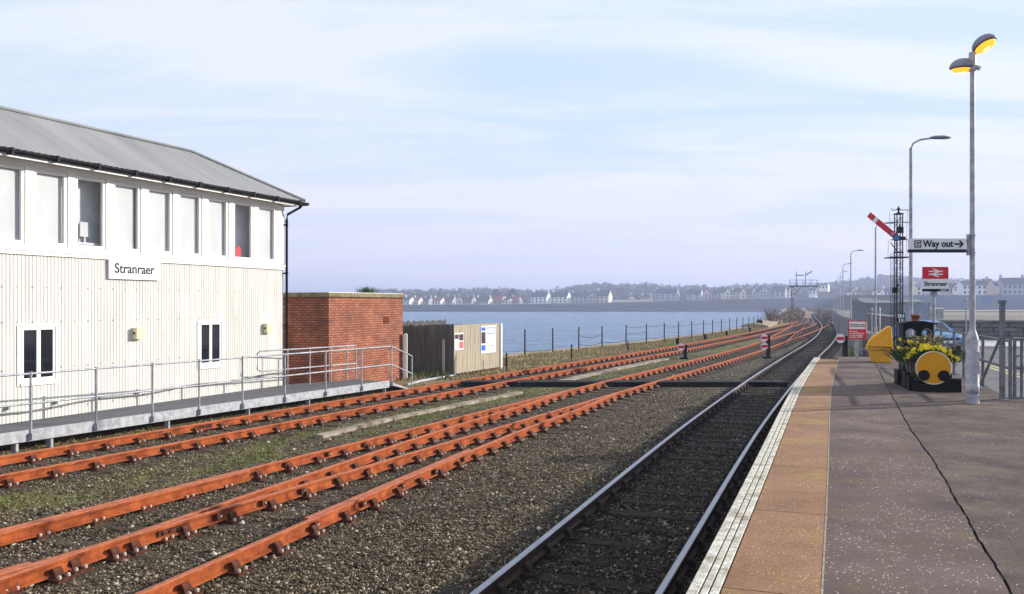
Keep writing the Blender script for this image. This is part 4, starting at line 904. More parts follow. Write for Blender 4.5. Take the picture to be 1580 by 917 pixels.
wy_ = 26.3; ws = thing('warning_sign', 'red and white passengers warning sign on a grey post at the platform end', 'sign', (0, wy_, 0))
xa, xb = xat(1309, wy_), xat(1336.5, wy_); z1, z2, z3 = zat(495, wy_), zat(508.5, wy_), zat(523.5, wy_)
mb = MB(); mb.box(xa, xb, 0, .03, z3, z1); mb.build('red_panel', M['red'], ws)
mb = MB(); mb.box(xa+.025, xb-.025, -.005, -.001, z2+.01, z1-.03); mb.build('white_panel', M['white_sign'], ws)
text_part('black_lettering', 'Passengers must\nnot cross the line', .066, M['ink'], ws, sfn((xa+xb)/2, -.0085, (z1+z2)/2-.01), bold=.0012, depth=.002)
text_part('white_lettering', 'Warning\nDo not trespass\non the Railway\nPenalty £1000', .068, M['white_sign'], ws, sfn(xa+.03, -.004, (z2+z3)/2), 'LEFT', bold=.0012, depth=.002)
mb = MB(); xm = xat(1323, wy_); mb.box(xm-.05, xm+.05, .032, .09, 0.0, z1-.05); mb.build('post', M['galv'], ws)

# ------------------------------------------------------------------ semaphore signal
sy = 38.7; sx = xat(1386.5, sy); sem = thing('semaphore_signal', 'tall lattice signal mast with a raised red arm and white band', 'railway signal', (sx, sy, YZ))
ztop = zat(321, sy)-YZ; M['lattice'] = mat('dark rusty lattice', (.010, .008, .008), .85, 0, .4, 1.2, (.075, .026, .017), spec=.15)
mb = MB(); hw = .125
for i in (-1, 1):
    for j in (-1, 1): mb.box(i*hw-.018, i*hw+.018, j*hw-.018, j*hw+.018, 0, ztop-.25)
nz_ = int((ztop-.3)/.27)
for k in range(nz_):
    z0 = .1+k*.27
    for j in (-1, 1):
        s = 1 if k % 2 else -1
        mb.tube([(-hw*s, j*hw, z0), (hw*s, j*hw, z0+.27)], .012, 4); mb.tube([(j*hw, -hw*s, z0), (j*hw, hw*s, z0+.27)], .010, 4)
for z in (ztop-.3, ztop-1.4, ztop-2.0): mb.box(-hw-.03, hw+.03, -hw-.03, hw+.03, z, z+.06)
mb.build('mast', M['lattice'], sem)
mb = MB(); mb.lathe([(.12, 0), (.05, .08), (.03, .15), (.09, .2), (.03, .28), (.005, .36)], (0, 0, ztop-.26), 8); mb.build('finial', M['black'], sem)
px0, pz0 = xat(1380, sy)-sx, zat(367.5, sy)-YZ; px1, pz1 = xat(1337, sy)-sx, zat(332, sy)-YZ
d = Vector((px1-px0, 0, pz1-pz0)); Ln = d.length; d.normalize(); nrm = Vector((-d.z, 0, d.x)); o_ = Vector((px0, -hw-.12, pz0))
arm = MB(); aw = .125
def seg_(mb, t0, t1, w0, w1, m, y=0): 
    a = o_+d*t0; b = o_+d*t1; yv = Vector((0, .012, 0)); off = Vector((0, y, 0)); pts = [a-nrm*w0, b-nrm*w1, b+nrm*w1, a+nrm*w0]
    pts = [p+off for p in pts]; mb.add([p-yv for p in pts]+[p+yv for p in pts], [(0, 1, 2, 3), (7, 6, 5, 4), (0, 4, 5, 1), (1, 5, 6, 2), (2, 6, 7, 3), (3, 7, 4, 0)], m)
seg_(arm, .0, Ln-.46, .12, aw, 0); seg_(arm, Ln-.46, Ln-.30, aw, aw, 1); seg_(arm, Ln-.30, Ln, aw, aw, 0)
arm.build('arm', [M['red'], M['white_sign']], sem)
M['bluelens'] = mat('blue spectacle glass', (.03, .16, .42), .2); M['pinklens'] = mat('pinkish red spectacle glass', (.55, .16, .2), .2)
sp_o = MB(); c = Vector((xat(1379.5, sy)-sx, o_.y-.03, zat(368, sy)-YZ)); sp_o.lathe([(.15, 0), (.15, .05)], c, 20, 0, 'y'); c2 = Vector((xat(1373, sy)-sx, o_.y-.03, zat(361.5, sy)-YZ)); sp_o.lathe([(.13, .0), (.13, .05)], c2, 20, 0, 'y')
sp_o.box(c.x-.05, c.x+.42, c.y+.05, c.y+.1, c.z-.06, c.z+.06); spo = sp_o.build('spectacle', M['black'], sem)
g = MB(); g.lathe([(.125, 0), (.125, .01)], c+Vector((0, -.012, 0)), 20, 0, 'y'); g.build('blue_lens', M['bluelens'], spo)
g = MB(); g.lathe([(.105, 0), (.105, .01)], c2+Vector((0, -.014, 0)), 20, 0, 'y'); g.build('red_lens', M['pinklens'], spo)
mb = MB(); lx_, lz_ = xat(1384.5, sy)-sx, zat(357, sy)-YZ; mb.box(lx_-.12, lx_+.12, -.36, -.15, lz_-.10, lz_+.16); mb.tube([(lx_, -.25, lz_+.16), (lx_, -.25, lz_+.26)], .05, 8); mb.build('signal_lamp', M['black'], sem)
def SP(px, py, y=0): return (xat(px, sy)-sx, y, zat(py, sy)-YZ)
for pts in ([(1372, 325), (1373, 344), (1372.5, 363)], [(1400, 325), (1399.5, 344), (1399, 370)], [(1371, 371), (1370, 397)], [(1399, 370), (1398, 397)]): mb = MB(); mb.tube([SP(*p) for p in pts], .010, 5); mb.build('guard_hoop', M['galv'], sem)
for a, b_ in (((1372, 325), (1400, 325)), ((1372, 344), (1400, 344)), ((1371, 371), (1402, 370.5)), ((1370, 397), (1399, 397))): mb = MB(); mb.tube([SP(*a, -.2), SP(*b_, -.2)], .018, 5); mb.build('guard_hoop', M['ironpost'], sem)
mb = MB(); mb.tube([SP(1374, 374), SP(1382, 386)], .02, 5); mb.build('stay', M['ironpost'], sem)
mb = MB(); mb.box(xat(1370, sy)-sx, xat(1398.5, sy)-sx, -.35, .45, zat(397, sy)-YZ-.04, zat(397, sy)-YZ); mb.build('platform', M['lattice'], sem)
mb = MB()
for x in (-.30, -.20): mb.tube([(x, .1, 0), (x, .1, ztop-2)], .012, 5)
for k in range(26): mb.tube([(-.30, .1, .2+k*.27), (-.20, .1, .2+k*.27)], .006, 4)
mb.tube([(-.19, -.2, 0), (-.19, -.2, pz0)], .01, 4); mb.build('ladder', M['lattice'], sem)
mb = MB(); z = zat(449, sy)-YZ; mb.tube([(-.25, -.25, z-.1), (-.25, -.25, z+.15)], .14, 10); mb.tube([(-.25, -.25, z-.05), (-.1, -.2, z+.3)], .04, 6); mb.build('telephone_box', M['black'], sem)
mb = MB(); zp = zat(491.5, sy)-YZ; mb.box(-.21, .15, -.30, -.27, zp-.26, zp+.24); pl = mb.build('number_plate', M['black'], sem)
text_part('plate_lettering', 'SH\n15', .25, M['white_sign'], pl, sfn(-.03, -.303, zp-.0), bold=.006)

# far bracket signal
gy = 238; bs = thing('bracket_signal', 'distant bracket signal with two small arms above a railed platform', 'railway signal', (xat(1222.5, gy), gy, YZ))
gx = xat(1222.5, gy)
def GPt(px, py, y=0): return (xat(px, gy)-gx, y, zat(py, gy)-YZ)
mb = MB()
for s in (-.22, .22):
    mb.tube([(s, 0, 0), (s, 0, GPt(0, 441)[2])], .10, 6)
for k in range(8): z = k*.95+.3; mb.tube([(-.22, 0, z), (.22, 0, z+.9)], .06, 4)
mb.tube([GPt(1224, 456), GPt(1236, 443)], .09, 5); mb.build('post', M['lattice'], bs)
mb = MB(); a = GPt(1218, 442); b_ = GPt(1262, 442); mb.box(a[0], b_[0], -.5, .5, a[2]-.15, a[2]+.15); mb.build('platform', M['black'], bs)
mb = MB()
for yv in (-.5, .5):
    for py in (432.2, 436.8): mb.tube([GPt(1218.5, py, yv), GPt(1261, py, yv)], .045, 4)
    for px in (1218.5, 1229, 1240, 1251, 1261): mb.tube([GPt(px, 442, yv), GPt(px, 432.2, yv)], .045, 4)
mb.build('railing', M['ironpost'], bs)
for px, pt, ax, ay in ((1228.5, 420.5, 1240, 425), (1243, 420.5, 1253, 418.5)):
    mb = MB(); mb.tube([GPt(px, 441), GPt(px, pt)], .09, 6); mb.lathe([(.14, 0), (.03, .3)], GPt(px, pt), 6); dl = mb.build('doll', M['black'], bs)
    mb = MB(); a = Vector(GPt(px, 425)); b_ = Vector(GPt(ax, ay)); dd = (b_-a); nn = Vector((-dd.z, 0, dd.x)).normalized()*.13; mb.obox((a+b_)/2+Vector((0, -.15, 0)), dd/2, Vector((0, .03, 0)), nn); mb.build('signal_arm', M['darkprint'], dl)

# ------------------------------------------------------------------ yellow grit bin
gb = thing('grit_bin', 'yellow plastic grit bin with a sloping hinged lid at the end of the platform', 'grit bin', (xat(1358, 24.4), 24.4, 0.006), math.radians(-21))
mb = MB(); 
def frustum(mb, x0, x1, y0, y1, z0, X0, X1, Y0, Y1, z1, m=0): mb.add([(x0, y0, z0), (x1, y0, z0), (x1, y1, z0), (x0, y1, z0), (X0, Y0, z1), (X1, Y0, z1), (X1, Y1, z1), (X0, Y1, z1)], [(3, 2, 1, 0), (4, 5, 6, 7), (0, 1, 5, 4), (1, 2, 6, 5), (2, 3, 7, 6), (3, 0, 4, 7)], m)
frustum(mb, -.24, .26, -.30, .30, 0, -.33, .30, -.36, .36, .37); mb.box(-.37, .33, -.395, .395, .365, .405); mb.box(-.33, .29, -.35, .35, .405, .425, 1); mb.build('body', [M['yellow'], M['black']], gb, bevel=.012)  # black strip paints the shade of the gap under the lid
mb = MB(); mb.prism([(-.36, .425), (.32, .425), (.28, .97), (.22, 1.0), (.17, .97), (-.22, .68), (-.30, .58)], -.355, .355, 'xz'); mb.build('lid', M['yellow'], gb, bevel=.02)
mb = MB(); mb.obox((.02, -.358, .76), (.17, 0, .12), (0, .008, 0), (-.008, 0, .012)); mb.box(.285, .315, -.2, .2, .3, .5); mb.build('ridge', M['yellow'], gb)

# ------------------------------------------------------------------ barrel planter shaped like a steam engine
pa = math.atan2(1.8, .45)-PI/2; pl_x, pl_y = xat(1440, 16.0), 16.0
tp = thing('engine_planter', 'black wooden steam engine planter with a yellow barrel front and cab', 'planter', (pl_x, pl_y, .006), pa)
# local +y goes away from the camera along the engine
M['barrelwood'] = mat('stained barrel wood', (.05, .032, .022), .7, 0, .35, 3, stretch=(8, .6, 8)); M['hoop'] = mat('barrel hoop iron', (.28, .26, .26), .5, .5, .2, 8)
BR = .300; bz = .435
mb = MB(); prof = [(BR*.93, 0), (BR*.99, .12), (BR*1.05, .38), (BR*1.06, .55), (BR*1.03, .8), (BR*.93, 1.05)]; 
vs, n = [], 28
for r, h in prof:
    for k in range(n): a = PI+PI*(-.10)+ (PI*1.2)*k/(n-1); vs.append((r*math.cos(a), h, bz+r*math.sin(a)))
mb.add(vs, [(i*n+k, i*n+k+1, (i+1)*n+k+1, (i+1)*n+k) for i in range(len(prof)-1) for k in range(n-1)], 0, True); mb.build('barrel', M['barrelwood'], tp)
mb = MB(); mb.lathe([(BR*.97, -.03), (BR*.97, .05)], (0, 0, bz), 40, 0, 'y'); fr_ = mb.build('barrel_front', M['yellow_paint'], tp)
mb = MB(); mb.lathe([(BR*.975, -.034), (BR*1.0, -.034), (BR*1.0, .09), (BR*.975, .09)], (0, 0, bz), 40, 0, 'y'); 
mb = MB(); ring = [(math.cos(2*PI*k/48)*BR*.99, -.028, bz+math.sin(2*PI*k/48)*BR*.99) for k in range(49)]; mb.tube(ring, .009, 6, cap=False); mb.build('front_rim', M['white'], fr_)
mb = MB()
for y in (.09, .42, .78, 1.0):
    r = np.interp(y, [h for _, h in prof], [r for r, _ in prof])+.004; ring = [(r*math.cos(PI*.9+PI*1.2*k/20), y, bz+r*math.sin(PI*.9+PI*1.2*k/20)) for k in range(21)]; mb.tube(ring, .012, 5)
mb.build('hoops', M['hoop'], tp)
for s in (-1, 1):
    mb = MB(); mb.lathe([(.098, -.065), (.098, -.031)], (s*.168, 0, bz-.135), 22, 0, 'y'); bf = mb.build('buffer', M['black'], tp)
    ring = [(s*.168+math.cos(2*PI*k/24)*.1, -.036, bz-.135+math.sin(2*PI*k/24)*.1) for k in range(25)]; mb = MB(); mb.tube(ring, .005, 5, cap=False); mb.build('buffer_rim', M['yellow_paint'], bf)
mb = MB(); mb.box(-.30, .33, -.08, 1.9, .0, .13); mb.box(-.40, -.30, .10, .30, 0, .27); mb.box(.30, .46, -.06, .20, 0, .24); mb.box(-.38, -.30, .55, .9, 0, .3); mb.box(.3, .44, .55, .9, 0, .3); mb.box(-.38, -.30, 1.3, 1.7, 0, .3); mb.box(.3, .46, 1.3, 1.7, 0, .3); mb.box(-.34, .34, -.02, .1, .0, .18); mb.build('chassis', M['black'], tp, bevel=.008)
cab = MB(); cy0, cy1 = 1.15, 1.65; cw = .275; cox = -.03
# front wall with two portholes, side walls, roof
def wall_with_holes(mb, x0, x1, z0, z1, y0, y1, holes, n=16):
    xsplit = (holes[0][0]+holes[1][0])/2
    for (hx, hz, r), (xa, xb) in zip(holes, ((x0, xsplit), (xsplit, x1))):
        sq = []; ci = []
        for k in range(n):
            a = 2*PI*k/n; c, s = math.cos(a), math.sin(a); ci.append((hx+r*c, hz+r*s))
            tx = ((xb-hx) if c > 0 else (xa-hx))/c if abs(c) > 1e-6 else 1e9; tz = ((z1-hz) if s > 0 else (z0-hz))/s if abs(s) > 1e-6 else 1e9; t = min(tx, tz); sq.append((hx+t*c, hz+t*s))
        for k in range(n):
            j = (k+1) % n
            poly = [ci[k], sq[k]]
            # insert the corner where the rectangle turns
            if abs(sq[k][0]-sq[j][0]) > 1e-6 and abs(sq[k][1]-sq[j][1]) > 1e-6:
                cx_ = xb if max(sq[k][0], sq[j][0]) >= xb-1e-6 else xa; cz_ = z1 if max(sq[k][1], sq[j][1]) >= z1-1e-6 else z0; poly.append((cx_, cz_))
            poly += [sq[j], ci[j]]; mb.prism(poly, y0, y1, 'xz')
wall_with_holes(cab, cox-cw, cox+cw, .25, 1.20, cy0, cy0+.03, [(cox-.145, 1.03, .085), (cox+.15, 1.03, .085)])
cab.box(cox-cw, cox-cw+.03, cy0+.03, cy1, .25, 1.20); cab.box(cox+cw-.03, cox+cw, cy0+.03, cy1, .25, 1.20); cab.build('cab', M['black'], tp)
mb = MB(); mb.prism([(cox-cw-.07, 1.20), (cox+cw+.05, 1.20), (cox+cw+.05, 1.225), (cox+.12, 1.27), (cox-.14, 1.265), (cox-cw-.07, 1.22)], cy0-.05, cy1+.08, 'xz'); mb.build('cab_roof', M['black'], tp)
for hx in (cox-.145, cox+.15):
    ring = [(hx+math.cos(2*PI*k/24)*.086, cy0-.006, 1.03+math.sin(2*PI*k/24)*.086) for k in range(25)]; mb = MB(); mb.tube(ring, .009, 5, cap=False); mb.build('porthole_rim', M['hoop'], tp)
mb = MB(); mb.box(-.27, .27, .1, 1.0, bz+.06, bz+.12); M['soil'] = mat('dark soil', (.02, .015, .01), .95); mb.build('soil', M['soil'], tp)
M['terracotta'] = mat('terracotta', (.30, .12, .06), .85, 0, .3, 8)
# daffodils: blooms of six petals and a trumpet, on stems with strap leaves
df = thing('daffodils', 'bright yellow daffodils arching over the front of the barrel planter', 'flowers', (pl_x, pl_y, 0), pa)
M['petal'] = attr_ramp_mat('yellow petals', [(0, (.85, .68, .02)), (1, (1.0, .86, .06))], .6); M['strap'] = attr_ramp_mat('daffodil leaves', [(0, (.012, .035, .008)), (.7, (.03, .075, .015)), (1, (.08, .14, .03))], .6)
Vb, Fb = [], []
def bloom(c, dirv, s):
    d = Vector(dirv).normalized(); a = d.cross(Vector((0, 0, 1)))
    if a.length < .1: a = Vector((1, 0, 0))
    a.normalize(); b = a.cross(d); c = Vector(c)
    for k in range(6):
        t = 2*PI*k/6; u = a*math.cos(t)+b*math.sin(t); w = a*math.cos(t+.5)+b*math.sin(t+.5); w2 = a*math.cos(t-.5)+b*math.sin(t-.5)
        o = len(Vb); Vb.extend([c, c+w*s*.55+d*.005, c+u*s+d*s*.1, c+w2*s*.55+d*.005]); Fb.append((o, o+1, o+2, o+3))
    for k in range(6):
        t = 2*PI*k/6; t2 = 2*PI*(k+1)/6; o = len(Vb)
        Vb.extend([c+(a*math.cos(t)+b*math.sin(t))*s*.25, c+(a*math.cos(t2)+b*math.sin(t2))*s*.25, c+(a*math.cos(t2)+b*math.sin(t2))*s*.34+d*s*.6, c+(a*math.cos(t)+b*math.sin(t))*s*.34+d*s*.6]); Fb.append((o, o+1, o+2, o+3))
stem = MB()
for i in range(125):
    th = PI*(.10+.80*random.random()); r = BR*1.10+random.uniform(0, .09); x = -.02+1.15*r*math.cos(th); z = bz+.02+.95*r*math.sin(th)*1.0+random.uniform(-.02, .03); y = random.uniform(.02, .30)
    bloom((x, y, z), (random.uniform(-.6, .6), -1, random.uniform(-.3, .5)), random.uniform(.028, .040)); stem.tube([(x*.5, y+.1, bz+.12), (x*.9, y+.05, z-.03), (x, y+.01, z)], .005, 4)
for i in range(16):
    x = -.42+random.uniform(-.08, .25); z = .80+random.uniform(-.10, .14); y = random.uniform(.5, .9); bloom((x, y, z), (random.uniform(-.6, .6), -1, random.uniform(-.3, .5)), .045); stem.tube([(x*.5, y+.1, bz+.12), (x, y+.01, z)], .005, 4)
o = numpy_mesh('blooms', np.array([tuple(v) for v in Vb]), np.array(Fb), M['petal'], RNG.random(len(Vb))); o.parent = df
stem.build('stems', mat('flower stems', (.05, .10, .02), .6), df)
Lp, Lf = [], []
for i in range(900):
    x = random.gauss(0, .20); y = random.uniform(0.05, .95); z = bz+.10; h = random.uniform(.15, .32); sp_ = random.gauss(0, .14)+x*.7; sp2 = random.gauss(-.04, .08); w_ = random.uniform(.006, .012); o = len(Lp)
    Lp += [(x-w_, y, z), (x+w_, y, z), (x+sp_*.5+w_, y+sp2*.5, z+h*.75), (x+sp_*.5-w_, y+sp2*.5, z+h*.75), (x+sp_, y+sp2, z+h*(.95-abs(sp_)))]; Lf += [(o, o+1, o+2), (o, o+2, o+3), (o+3, o+2, o+4)]
for i in range(150):     # trailing leaves over both flanks of the barrel
    s = random.choice((-1, -1, 1)); x = s*random.uniform(.22, .30); y = random.uniform(.05, .9); z = bz+.12; o = len(Lp); w_ = .012
    Lp += [(x, y-w_, z), (x, y+w_, z), (x+s*.10, y+w_, z+.03), (x+s*.10, y-w_, z+.03), (x+s*.17+random.uniform(-.03, .03), y, z-random.uniform(.02, .16))]; Lf += [(o, o+1, o+2), (o, o+2, o+3), (o+3, o+2, o+4)]
o = numpy_mesh('leaves', np.array(Lp), np.array(Lf), M['strap'], RNG.random(len(Lp))); o.parent = df
# pale budded shrub behind them
sh = thing('budding_shrub', 'loose brown and cream budding shrub between the daffodils and the planter cab', 'shrub', (pl_x, pl_y, 0), pa)
tw = MB(); Bp = []
for i in range(120):
    x0, y0 = random.uniform(-.12, .2), random.uniform(.45, 1.0); x1 = x0+random.gauss(.05, .22); y1 = y0+random.uniform(-.1, .2); z1 = random.uniform(.84, 1.02)-.25*max(0, abs(x1-.02)-.25)
    tw.tube([(x0, y0, bz+.1), ((x0+x1)/2, (y0+y1)/2, (bz+z1)/2+.08), (x1, y1, z1)], .004, 4); 
    for k in range(9): f = random.uniform(.45, 1.05); Bp.append((x0+(x1-x0)*f+random.gauss(0, .02), y0+(y1-y0)*f, bz+.1+(z1-bz-.1)*f+random.gauss(0, .015)))
tw.build('twigs', mat('brown twigs', (.07, .04, .025), .8), sh)
Bp = np.array(Bp); n = len(Bp); s_ = RNG.uniform(.010, .019, n); oc = np.array([[1, 0, 0], [-1, 0, 0], [0, 1, 0], [0, -1, 0], [0, 0, 1], [0, 0, -1]], float)
Vv = Bp[:, None]+oc[None]*s_[:, None, None]*RNG.uniform(.6, 1.3, (n, 6, 1)); T = np.array([[0, 2, 4], [2, 1, 4], [1, 3, 4], [3, 0, 4], [2, 0, 5], [1, 2, 5], [3, 1, 5], [0, 3, 5]])
M['bud'] = attr_ramp_mat('cream and green buds', [(0, (.05, .045, .02)), (.45, (.20, .15, .06)), (.7, (.42, .36, .16)), (1, (.62, .52, .22))])
o = numpy_mesh('buds', Vv.reshape(-1, 3), (T[None]+(np.arange(n)*6)[:, None, None]).reshape(-1, 3), M['bud'], np.repeat(RNG.random(n), 6)); o.parent = sh
tpot = MB(); tpot.lathe([(.065, 0), (.08, .09), (.09, .09), (.09, .13), (.07, .13)], n=14); ob = tpot.build('chimney_pot', M['terracotta'], tp, loc=(cox+.02, cy1-.12, 1.265))

# ------------------------------------------------------------------ guard railing and steel post at the right
M['railgrey'] = mat('dull grey galvanised pipe', (.13, .13, .15), .6, .1, .3, 7, (.24, .24, .27), .1, 30)
gr = thing('guard_railing', 'galvanised tubular guard railing at the back edge of the platform', 'guard railing', (0, 0, 0))
gpts = [gp(1472, 579), gp(1487, 585), gp(1516.7, 597.5), gp(1558.7, 616)]; gpts = [Vector((p.x, p.y, 0)) for p in gpts]
A_ = Vector((12.2, 26.2, 0)); line = [Vector((11.05, 23.0, 0)), Vector((10.4, 21.2, 0))]+gpts
tops = []
for p in line:
    mb = MB(); mb.tube([(p.x, p.y, -.02), (p.x, p.y, .98)], .03, 8); mb.box(p.x-.06, p.x+.06, p.y-.06, p.y+.06, -.01, .02); mb.build('railing_post', M['railgrey'], gr)
for z in (.52, .98):
    mb = MB(); mb.tube([(p.x, p.y, z) for p in line], .024, 8); mb.build('rail', M['railgrey'], gr)
g2 = thing('gate_railing', 'near galvanised railing with a rounded upper corner leaving the picture at the right', 'guard railing', (0, 0, 0))
q0 = gp(1563, 616); q0 = Vector((q0.x+.02, 14.78, 0)); q1 = Vector((10.4, 14.9, 0))
for x in (q0.x, q0.x+.12, 10.3):
    mb = MB(); mb.tube([(x, 14.78, 0), (x, 14.78, 1.0)], .028, 8); mb.build('railing_post', M['railgrey'], g2)
for z in (.02, .53, 1.02):
    mb = MB(); mb.tube([(q0.x-.03 if z > .9 else q0.x, 14.78, z), (q1.x, q1.y, z)], .028 if z > .1 else .022, 8); mb.build('rail', M['railgrey'], g2)
mb = MB(); mb.tube([(q0.x+.02, 14.78, .72), (q0.x+.10, 14.78, .74), (q0.x+.14, 14.78, .82), (q0.x+.14, 14.78, 1.0)], .016, 6); mb.build('hoop', M['railgrey'], g2)
sp2 = thing('steel_post', 'thick square galvanised post with a leaning brace beside the railing', 'post', (8.18, 14.6, 0))
mb = MB(); mb.box(-.033, .033, -.033, .033, 0, 1.65); mb.box(-.05, .05, -.045, .045, 1.62, 1.67); mb.box(-.09, .09, -.09, .09, -.005, .02); mb.build('upright', M['railgrey'], sp2)
mb = MB(); mb.tube([(-.03, .0, 1.05), (-.13, .6, .0)], .024, 8); mb.build('brace', M['railgrey'], sp2)

# ------------------------------------------------------------------ road side: wall, cars, distant posts
M['rubble'] = brick_mat('grey rubble stone', (.17, .16, .165), (.09, .085, .09), (.055, .05, .05), 3.2)
mb = MB(); wpath = [Vector((60, 49.2, 0)), Vector((30.5, 50.5, 0)), Vector((26.2, 52.5, 0)), Vector((26.8, 58, 0)), Vector((30.3, 70, 0)), Vector((36, 88, 0))]
sweep(mb, wpath, 0, [(-.25, 0), (.25, 0), (.25, 1.62), (-.25, 1.62)], RZ-.4); mb2 = MB()
sw_ = thing('stone_wall', 'low grey rubble wall along the far side of the road', 'wall', (0, 0, 0)); mb.build('masonry', M['rubble'], sw_)
sweep(mb2, wpath, 0, [(-.30, 1.622), (.30, 1.622), (.30, 1.70), (-.30, 1.70)], RZ-.4); mb2.build('coping', M['stone'], sw_)
def car(label, x, y, rz, paint, z=RZ, grp='cars by the road'):
    t = thing('parked_car', label, 'car', (x, y, z), rz, grp)   # local -y is the front
    prof = [(-1.85, .28), (-1.98, .45), (-1.95, .68), (-1.72, .82), (-1.05, .95), (-.45, 1.36), (-.1, 1.44), (.9, 1.43), (1.55, 1.25), (1.85, .92), (1.92, .5), (1.85, .28)]
    mb = MB(); rows = []
    for u, wd in ((-1, .70), (-.93, .80), (-.6, .84), (0, .86), (.6, .84), (.93, .80), (1, .70)):
        row = []
        for (yy, zz) in prof:
            ww = .84 if zz <= .95 else .84-(zz-.95)*.42
            lift = 0 if abs(u) < .99 else .02
            row.append((u*ww, yy*(1-.02*abs(u)**4), zz-(.03*abs(u)**3 if zz > .9 else 0)))
        rows.append(row)
    n = len(prof); vs = [p for r in rows for p in r]
    fs = [(i*n+k, (i+1)*n+k, (i+1)*n+(k+1) % n, i*n+(k+1) % n) for i in range(len(rows)-1) for k in range(n)]+[tuple(range(n)), tuple(range((len(rows)-1)*n, len(rows)*n))[::-1]]
    mb.add(vs, fs, 0, False); mb.build('body', paint, t, bevel=.03)
    mb = MB(); mb.add([(-.62, -1.0, .99), (.62, -1.0, .99), (.54, -.46, 1.345), (-.54, -.46, 1.345)], [(0, 1, 2, 3)]); 
    for v in range(4): x_, y_, z_ = mb.v[v]; mb.v[v] = (x_, y_-.025, z_+.012)
    mb.build('windscreen', M['glass_dark'], t)
    for s in (-1, 1):
        mb = MB(); mb.add([(s*.845, -.85, .97), (s*.72, -.35, 1.33), (s*.72, .85, 1.36), (s*.80, 1.45, 1.0)], [(0, 1, 2, 3)]); mb.v = [(a*1.01, b, c) for a, b, c in mb.v]; mb.build('side_window', M['glass_dark'], t)
        mb = MB(); mb.lathe([(.11, -.03), (.12, 0), (.06, .1)], (s*.62, -1.90, .68), 14, 0, 'y'); mb.build('headlight', M['white_sign'], t)
        for yy in (-1.25, 1.2):
            mb = MB(); mb.lathe([(.31, -.1), (.31, .1)], (s*.76, yy, .31), 20, 0, 'x'); wh = mb.build('wheel', M['black'], t); mb = MB(); mb.lathe([(.18, -.11), (.18, .11)], (s*.76, yy, .31), 14, 0, 'x'); mb.build('rim', M['galv'], wh)
        mb = MB(); mb.box(s*.86-.07, s*.86+.07, -.80, -.70, .95, 1.07); mb.build('mirror', paint, t)
    mb = MB(); mb.box(-.26, .26, -2.015, -1.985, .42, .53); mb.build('number_plate', M['white_sign'], t)
    mb = MB(); mb.box(-.5, .5, -1.99, -1.96, .58, .66); mb.build('grille', M['black'], t)
    return t
M['carblue'] = mat('pale blue car paint', (.12, .25, .47), .35, .1, .03, 3); M['carsilver'] = mat('silver car paint', (.62, .63, .66), .3, .4, .03, 3)
car('pale blue hatchback parked behind the daffodil planter', 19.9, 42.1, math.radians(4), M['carblue'])
car('silver car whose roof shows over the rubble wall', xat(1561, 57), 57, math.radians(80), M['carsilver'], -.86)

# palisade fence along the lamp row
pf = thing('palisade_fence', 'grey palisade fence running along the row of street lamps', 'fence', (0, 0, 0))
fpth = [Vector((xat(px, y)-.9, y, 0)) for px, y in zip(lamp_px[1:], lamp_y[1:])]; fpth = [Vector((16.6, 41.5, 0))]+fpth
M['palis'] = mat('weathered palisade', (.26, .25, .27), .7, .2, .3, 2)
for i, (p, q) in enumerate(zip(fpth, fpth[1:])):
    mb = MB(); d_ = (q-p); ln = d_.length; t = d_.normalized(); r = Vector((t.y, -t.x, 0)); k = 0; stp = .30 if i < 2 else .6
    while k*stp < ln:
        c = p+t*(k*stp); mb.obox(c+Vector((0, 0, YZ+.9)), t*.045, r*.012, Vector((0, 0, .9))); k += 1
    for z in (.35, 1.5): mb.obox((p+q)/2+r*.03+Vector((0, 0, YZ+z)), d_/2, r*.015, Vector((0, 0, .03)))
    mb.build('panel', M['palis'], pf)
# other poles and cabinets right of the sidings
def slim(label, px, ytop, Y, zb, r, m, cat='pole'):
    x = xat(px, Y); mb = MB(); h = zat(ytop, Y)-zb; mb.tube([(0, 0, 0), (0, 0, h)], r, 8); mb.lathe([(r*1.6, -.02), (r*1.6, .05), (r*.5, .09)], (0, 0, h), 8); tag(mb.build('pole', m, loc=(x, Y, zb)), label, cat)
slim('slim dark pole between the warning sign and the second street lamp', 1345, 479, 34, YZ, .03, M['galv'])
slim('thin grey pole standing in the road before the harbour flat', 1490.5, 463, 34, RZ, .028, M['galv'])
slim('thin post with a pale cap beyond the road, left of the planter cab', 1358, 477, 60, YZ, .04, M['white'])
cabt = thing('equipment_cabinet', 'pale grey equipment cabinet seen behind the station sign post', 'cabinet', (xat(1443, 58), 58, RZ-.3)); mb = MB(); mb.box(-.55, .55, 0, .8, 0, 2.2); mb.build('casing', M['galv_lamp'], cabt); mb = MB(); mb.box(-.60, .60, -.04, .84, 2.2, 2.28); mb.build('top', M['white'], cabt)
mb = MB(); mb.box(-.50, -.02, -.02, .0, .15, 2.05); mb.box(.02, .50, -.02, .0, .15, 2.05); mb.build('doors', M['galv'], cabt)
kt = thing('glazed_shelter', 'grey glazed shelter frame left of the station sign', 'shelter', (xat(1415, 45), 45, RZ)); mb = MB()
for x in (-.65, 0, .65): mb.box(x-.03, x+.03, 0, .06, 0, 2.3)
mb.box(-.68, .68, 0, .06, 2.24, 2.3); mb.box(-.62, .62, .02, .04, .9, .96); mb.build('frame', M['galv'], kt)
mb = MB(); mb.box(-.62, -.03, .025, .035, 1.0, 2.2); mb.box(.03, .62, .025, .035, 1.0, 2.2); mb.build('panel', mat('blue grey panel', (.25, .29, .36), .3), kt)
M['greenshed'] = mat('green grey shed cladding', (.12, .16, .17), .8, 0, .2, .3)
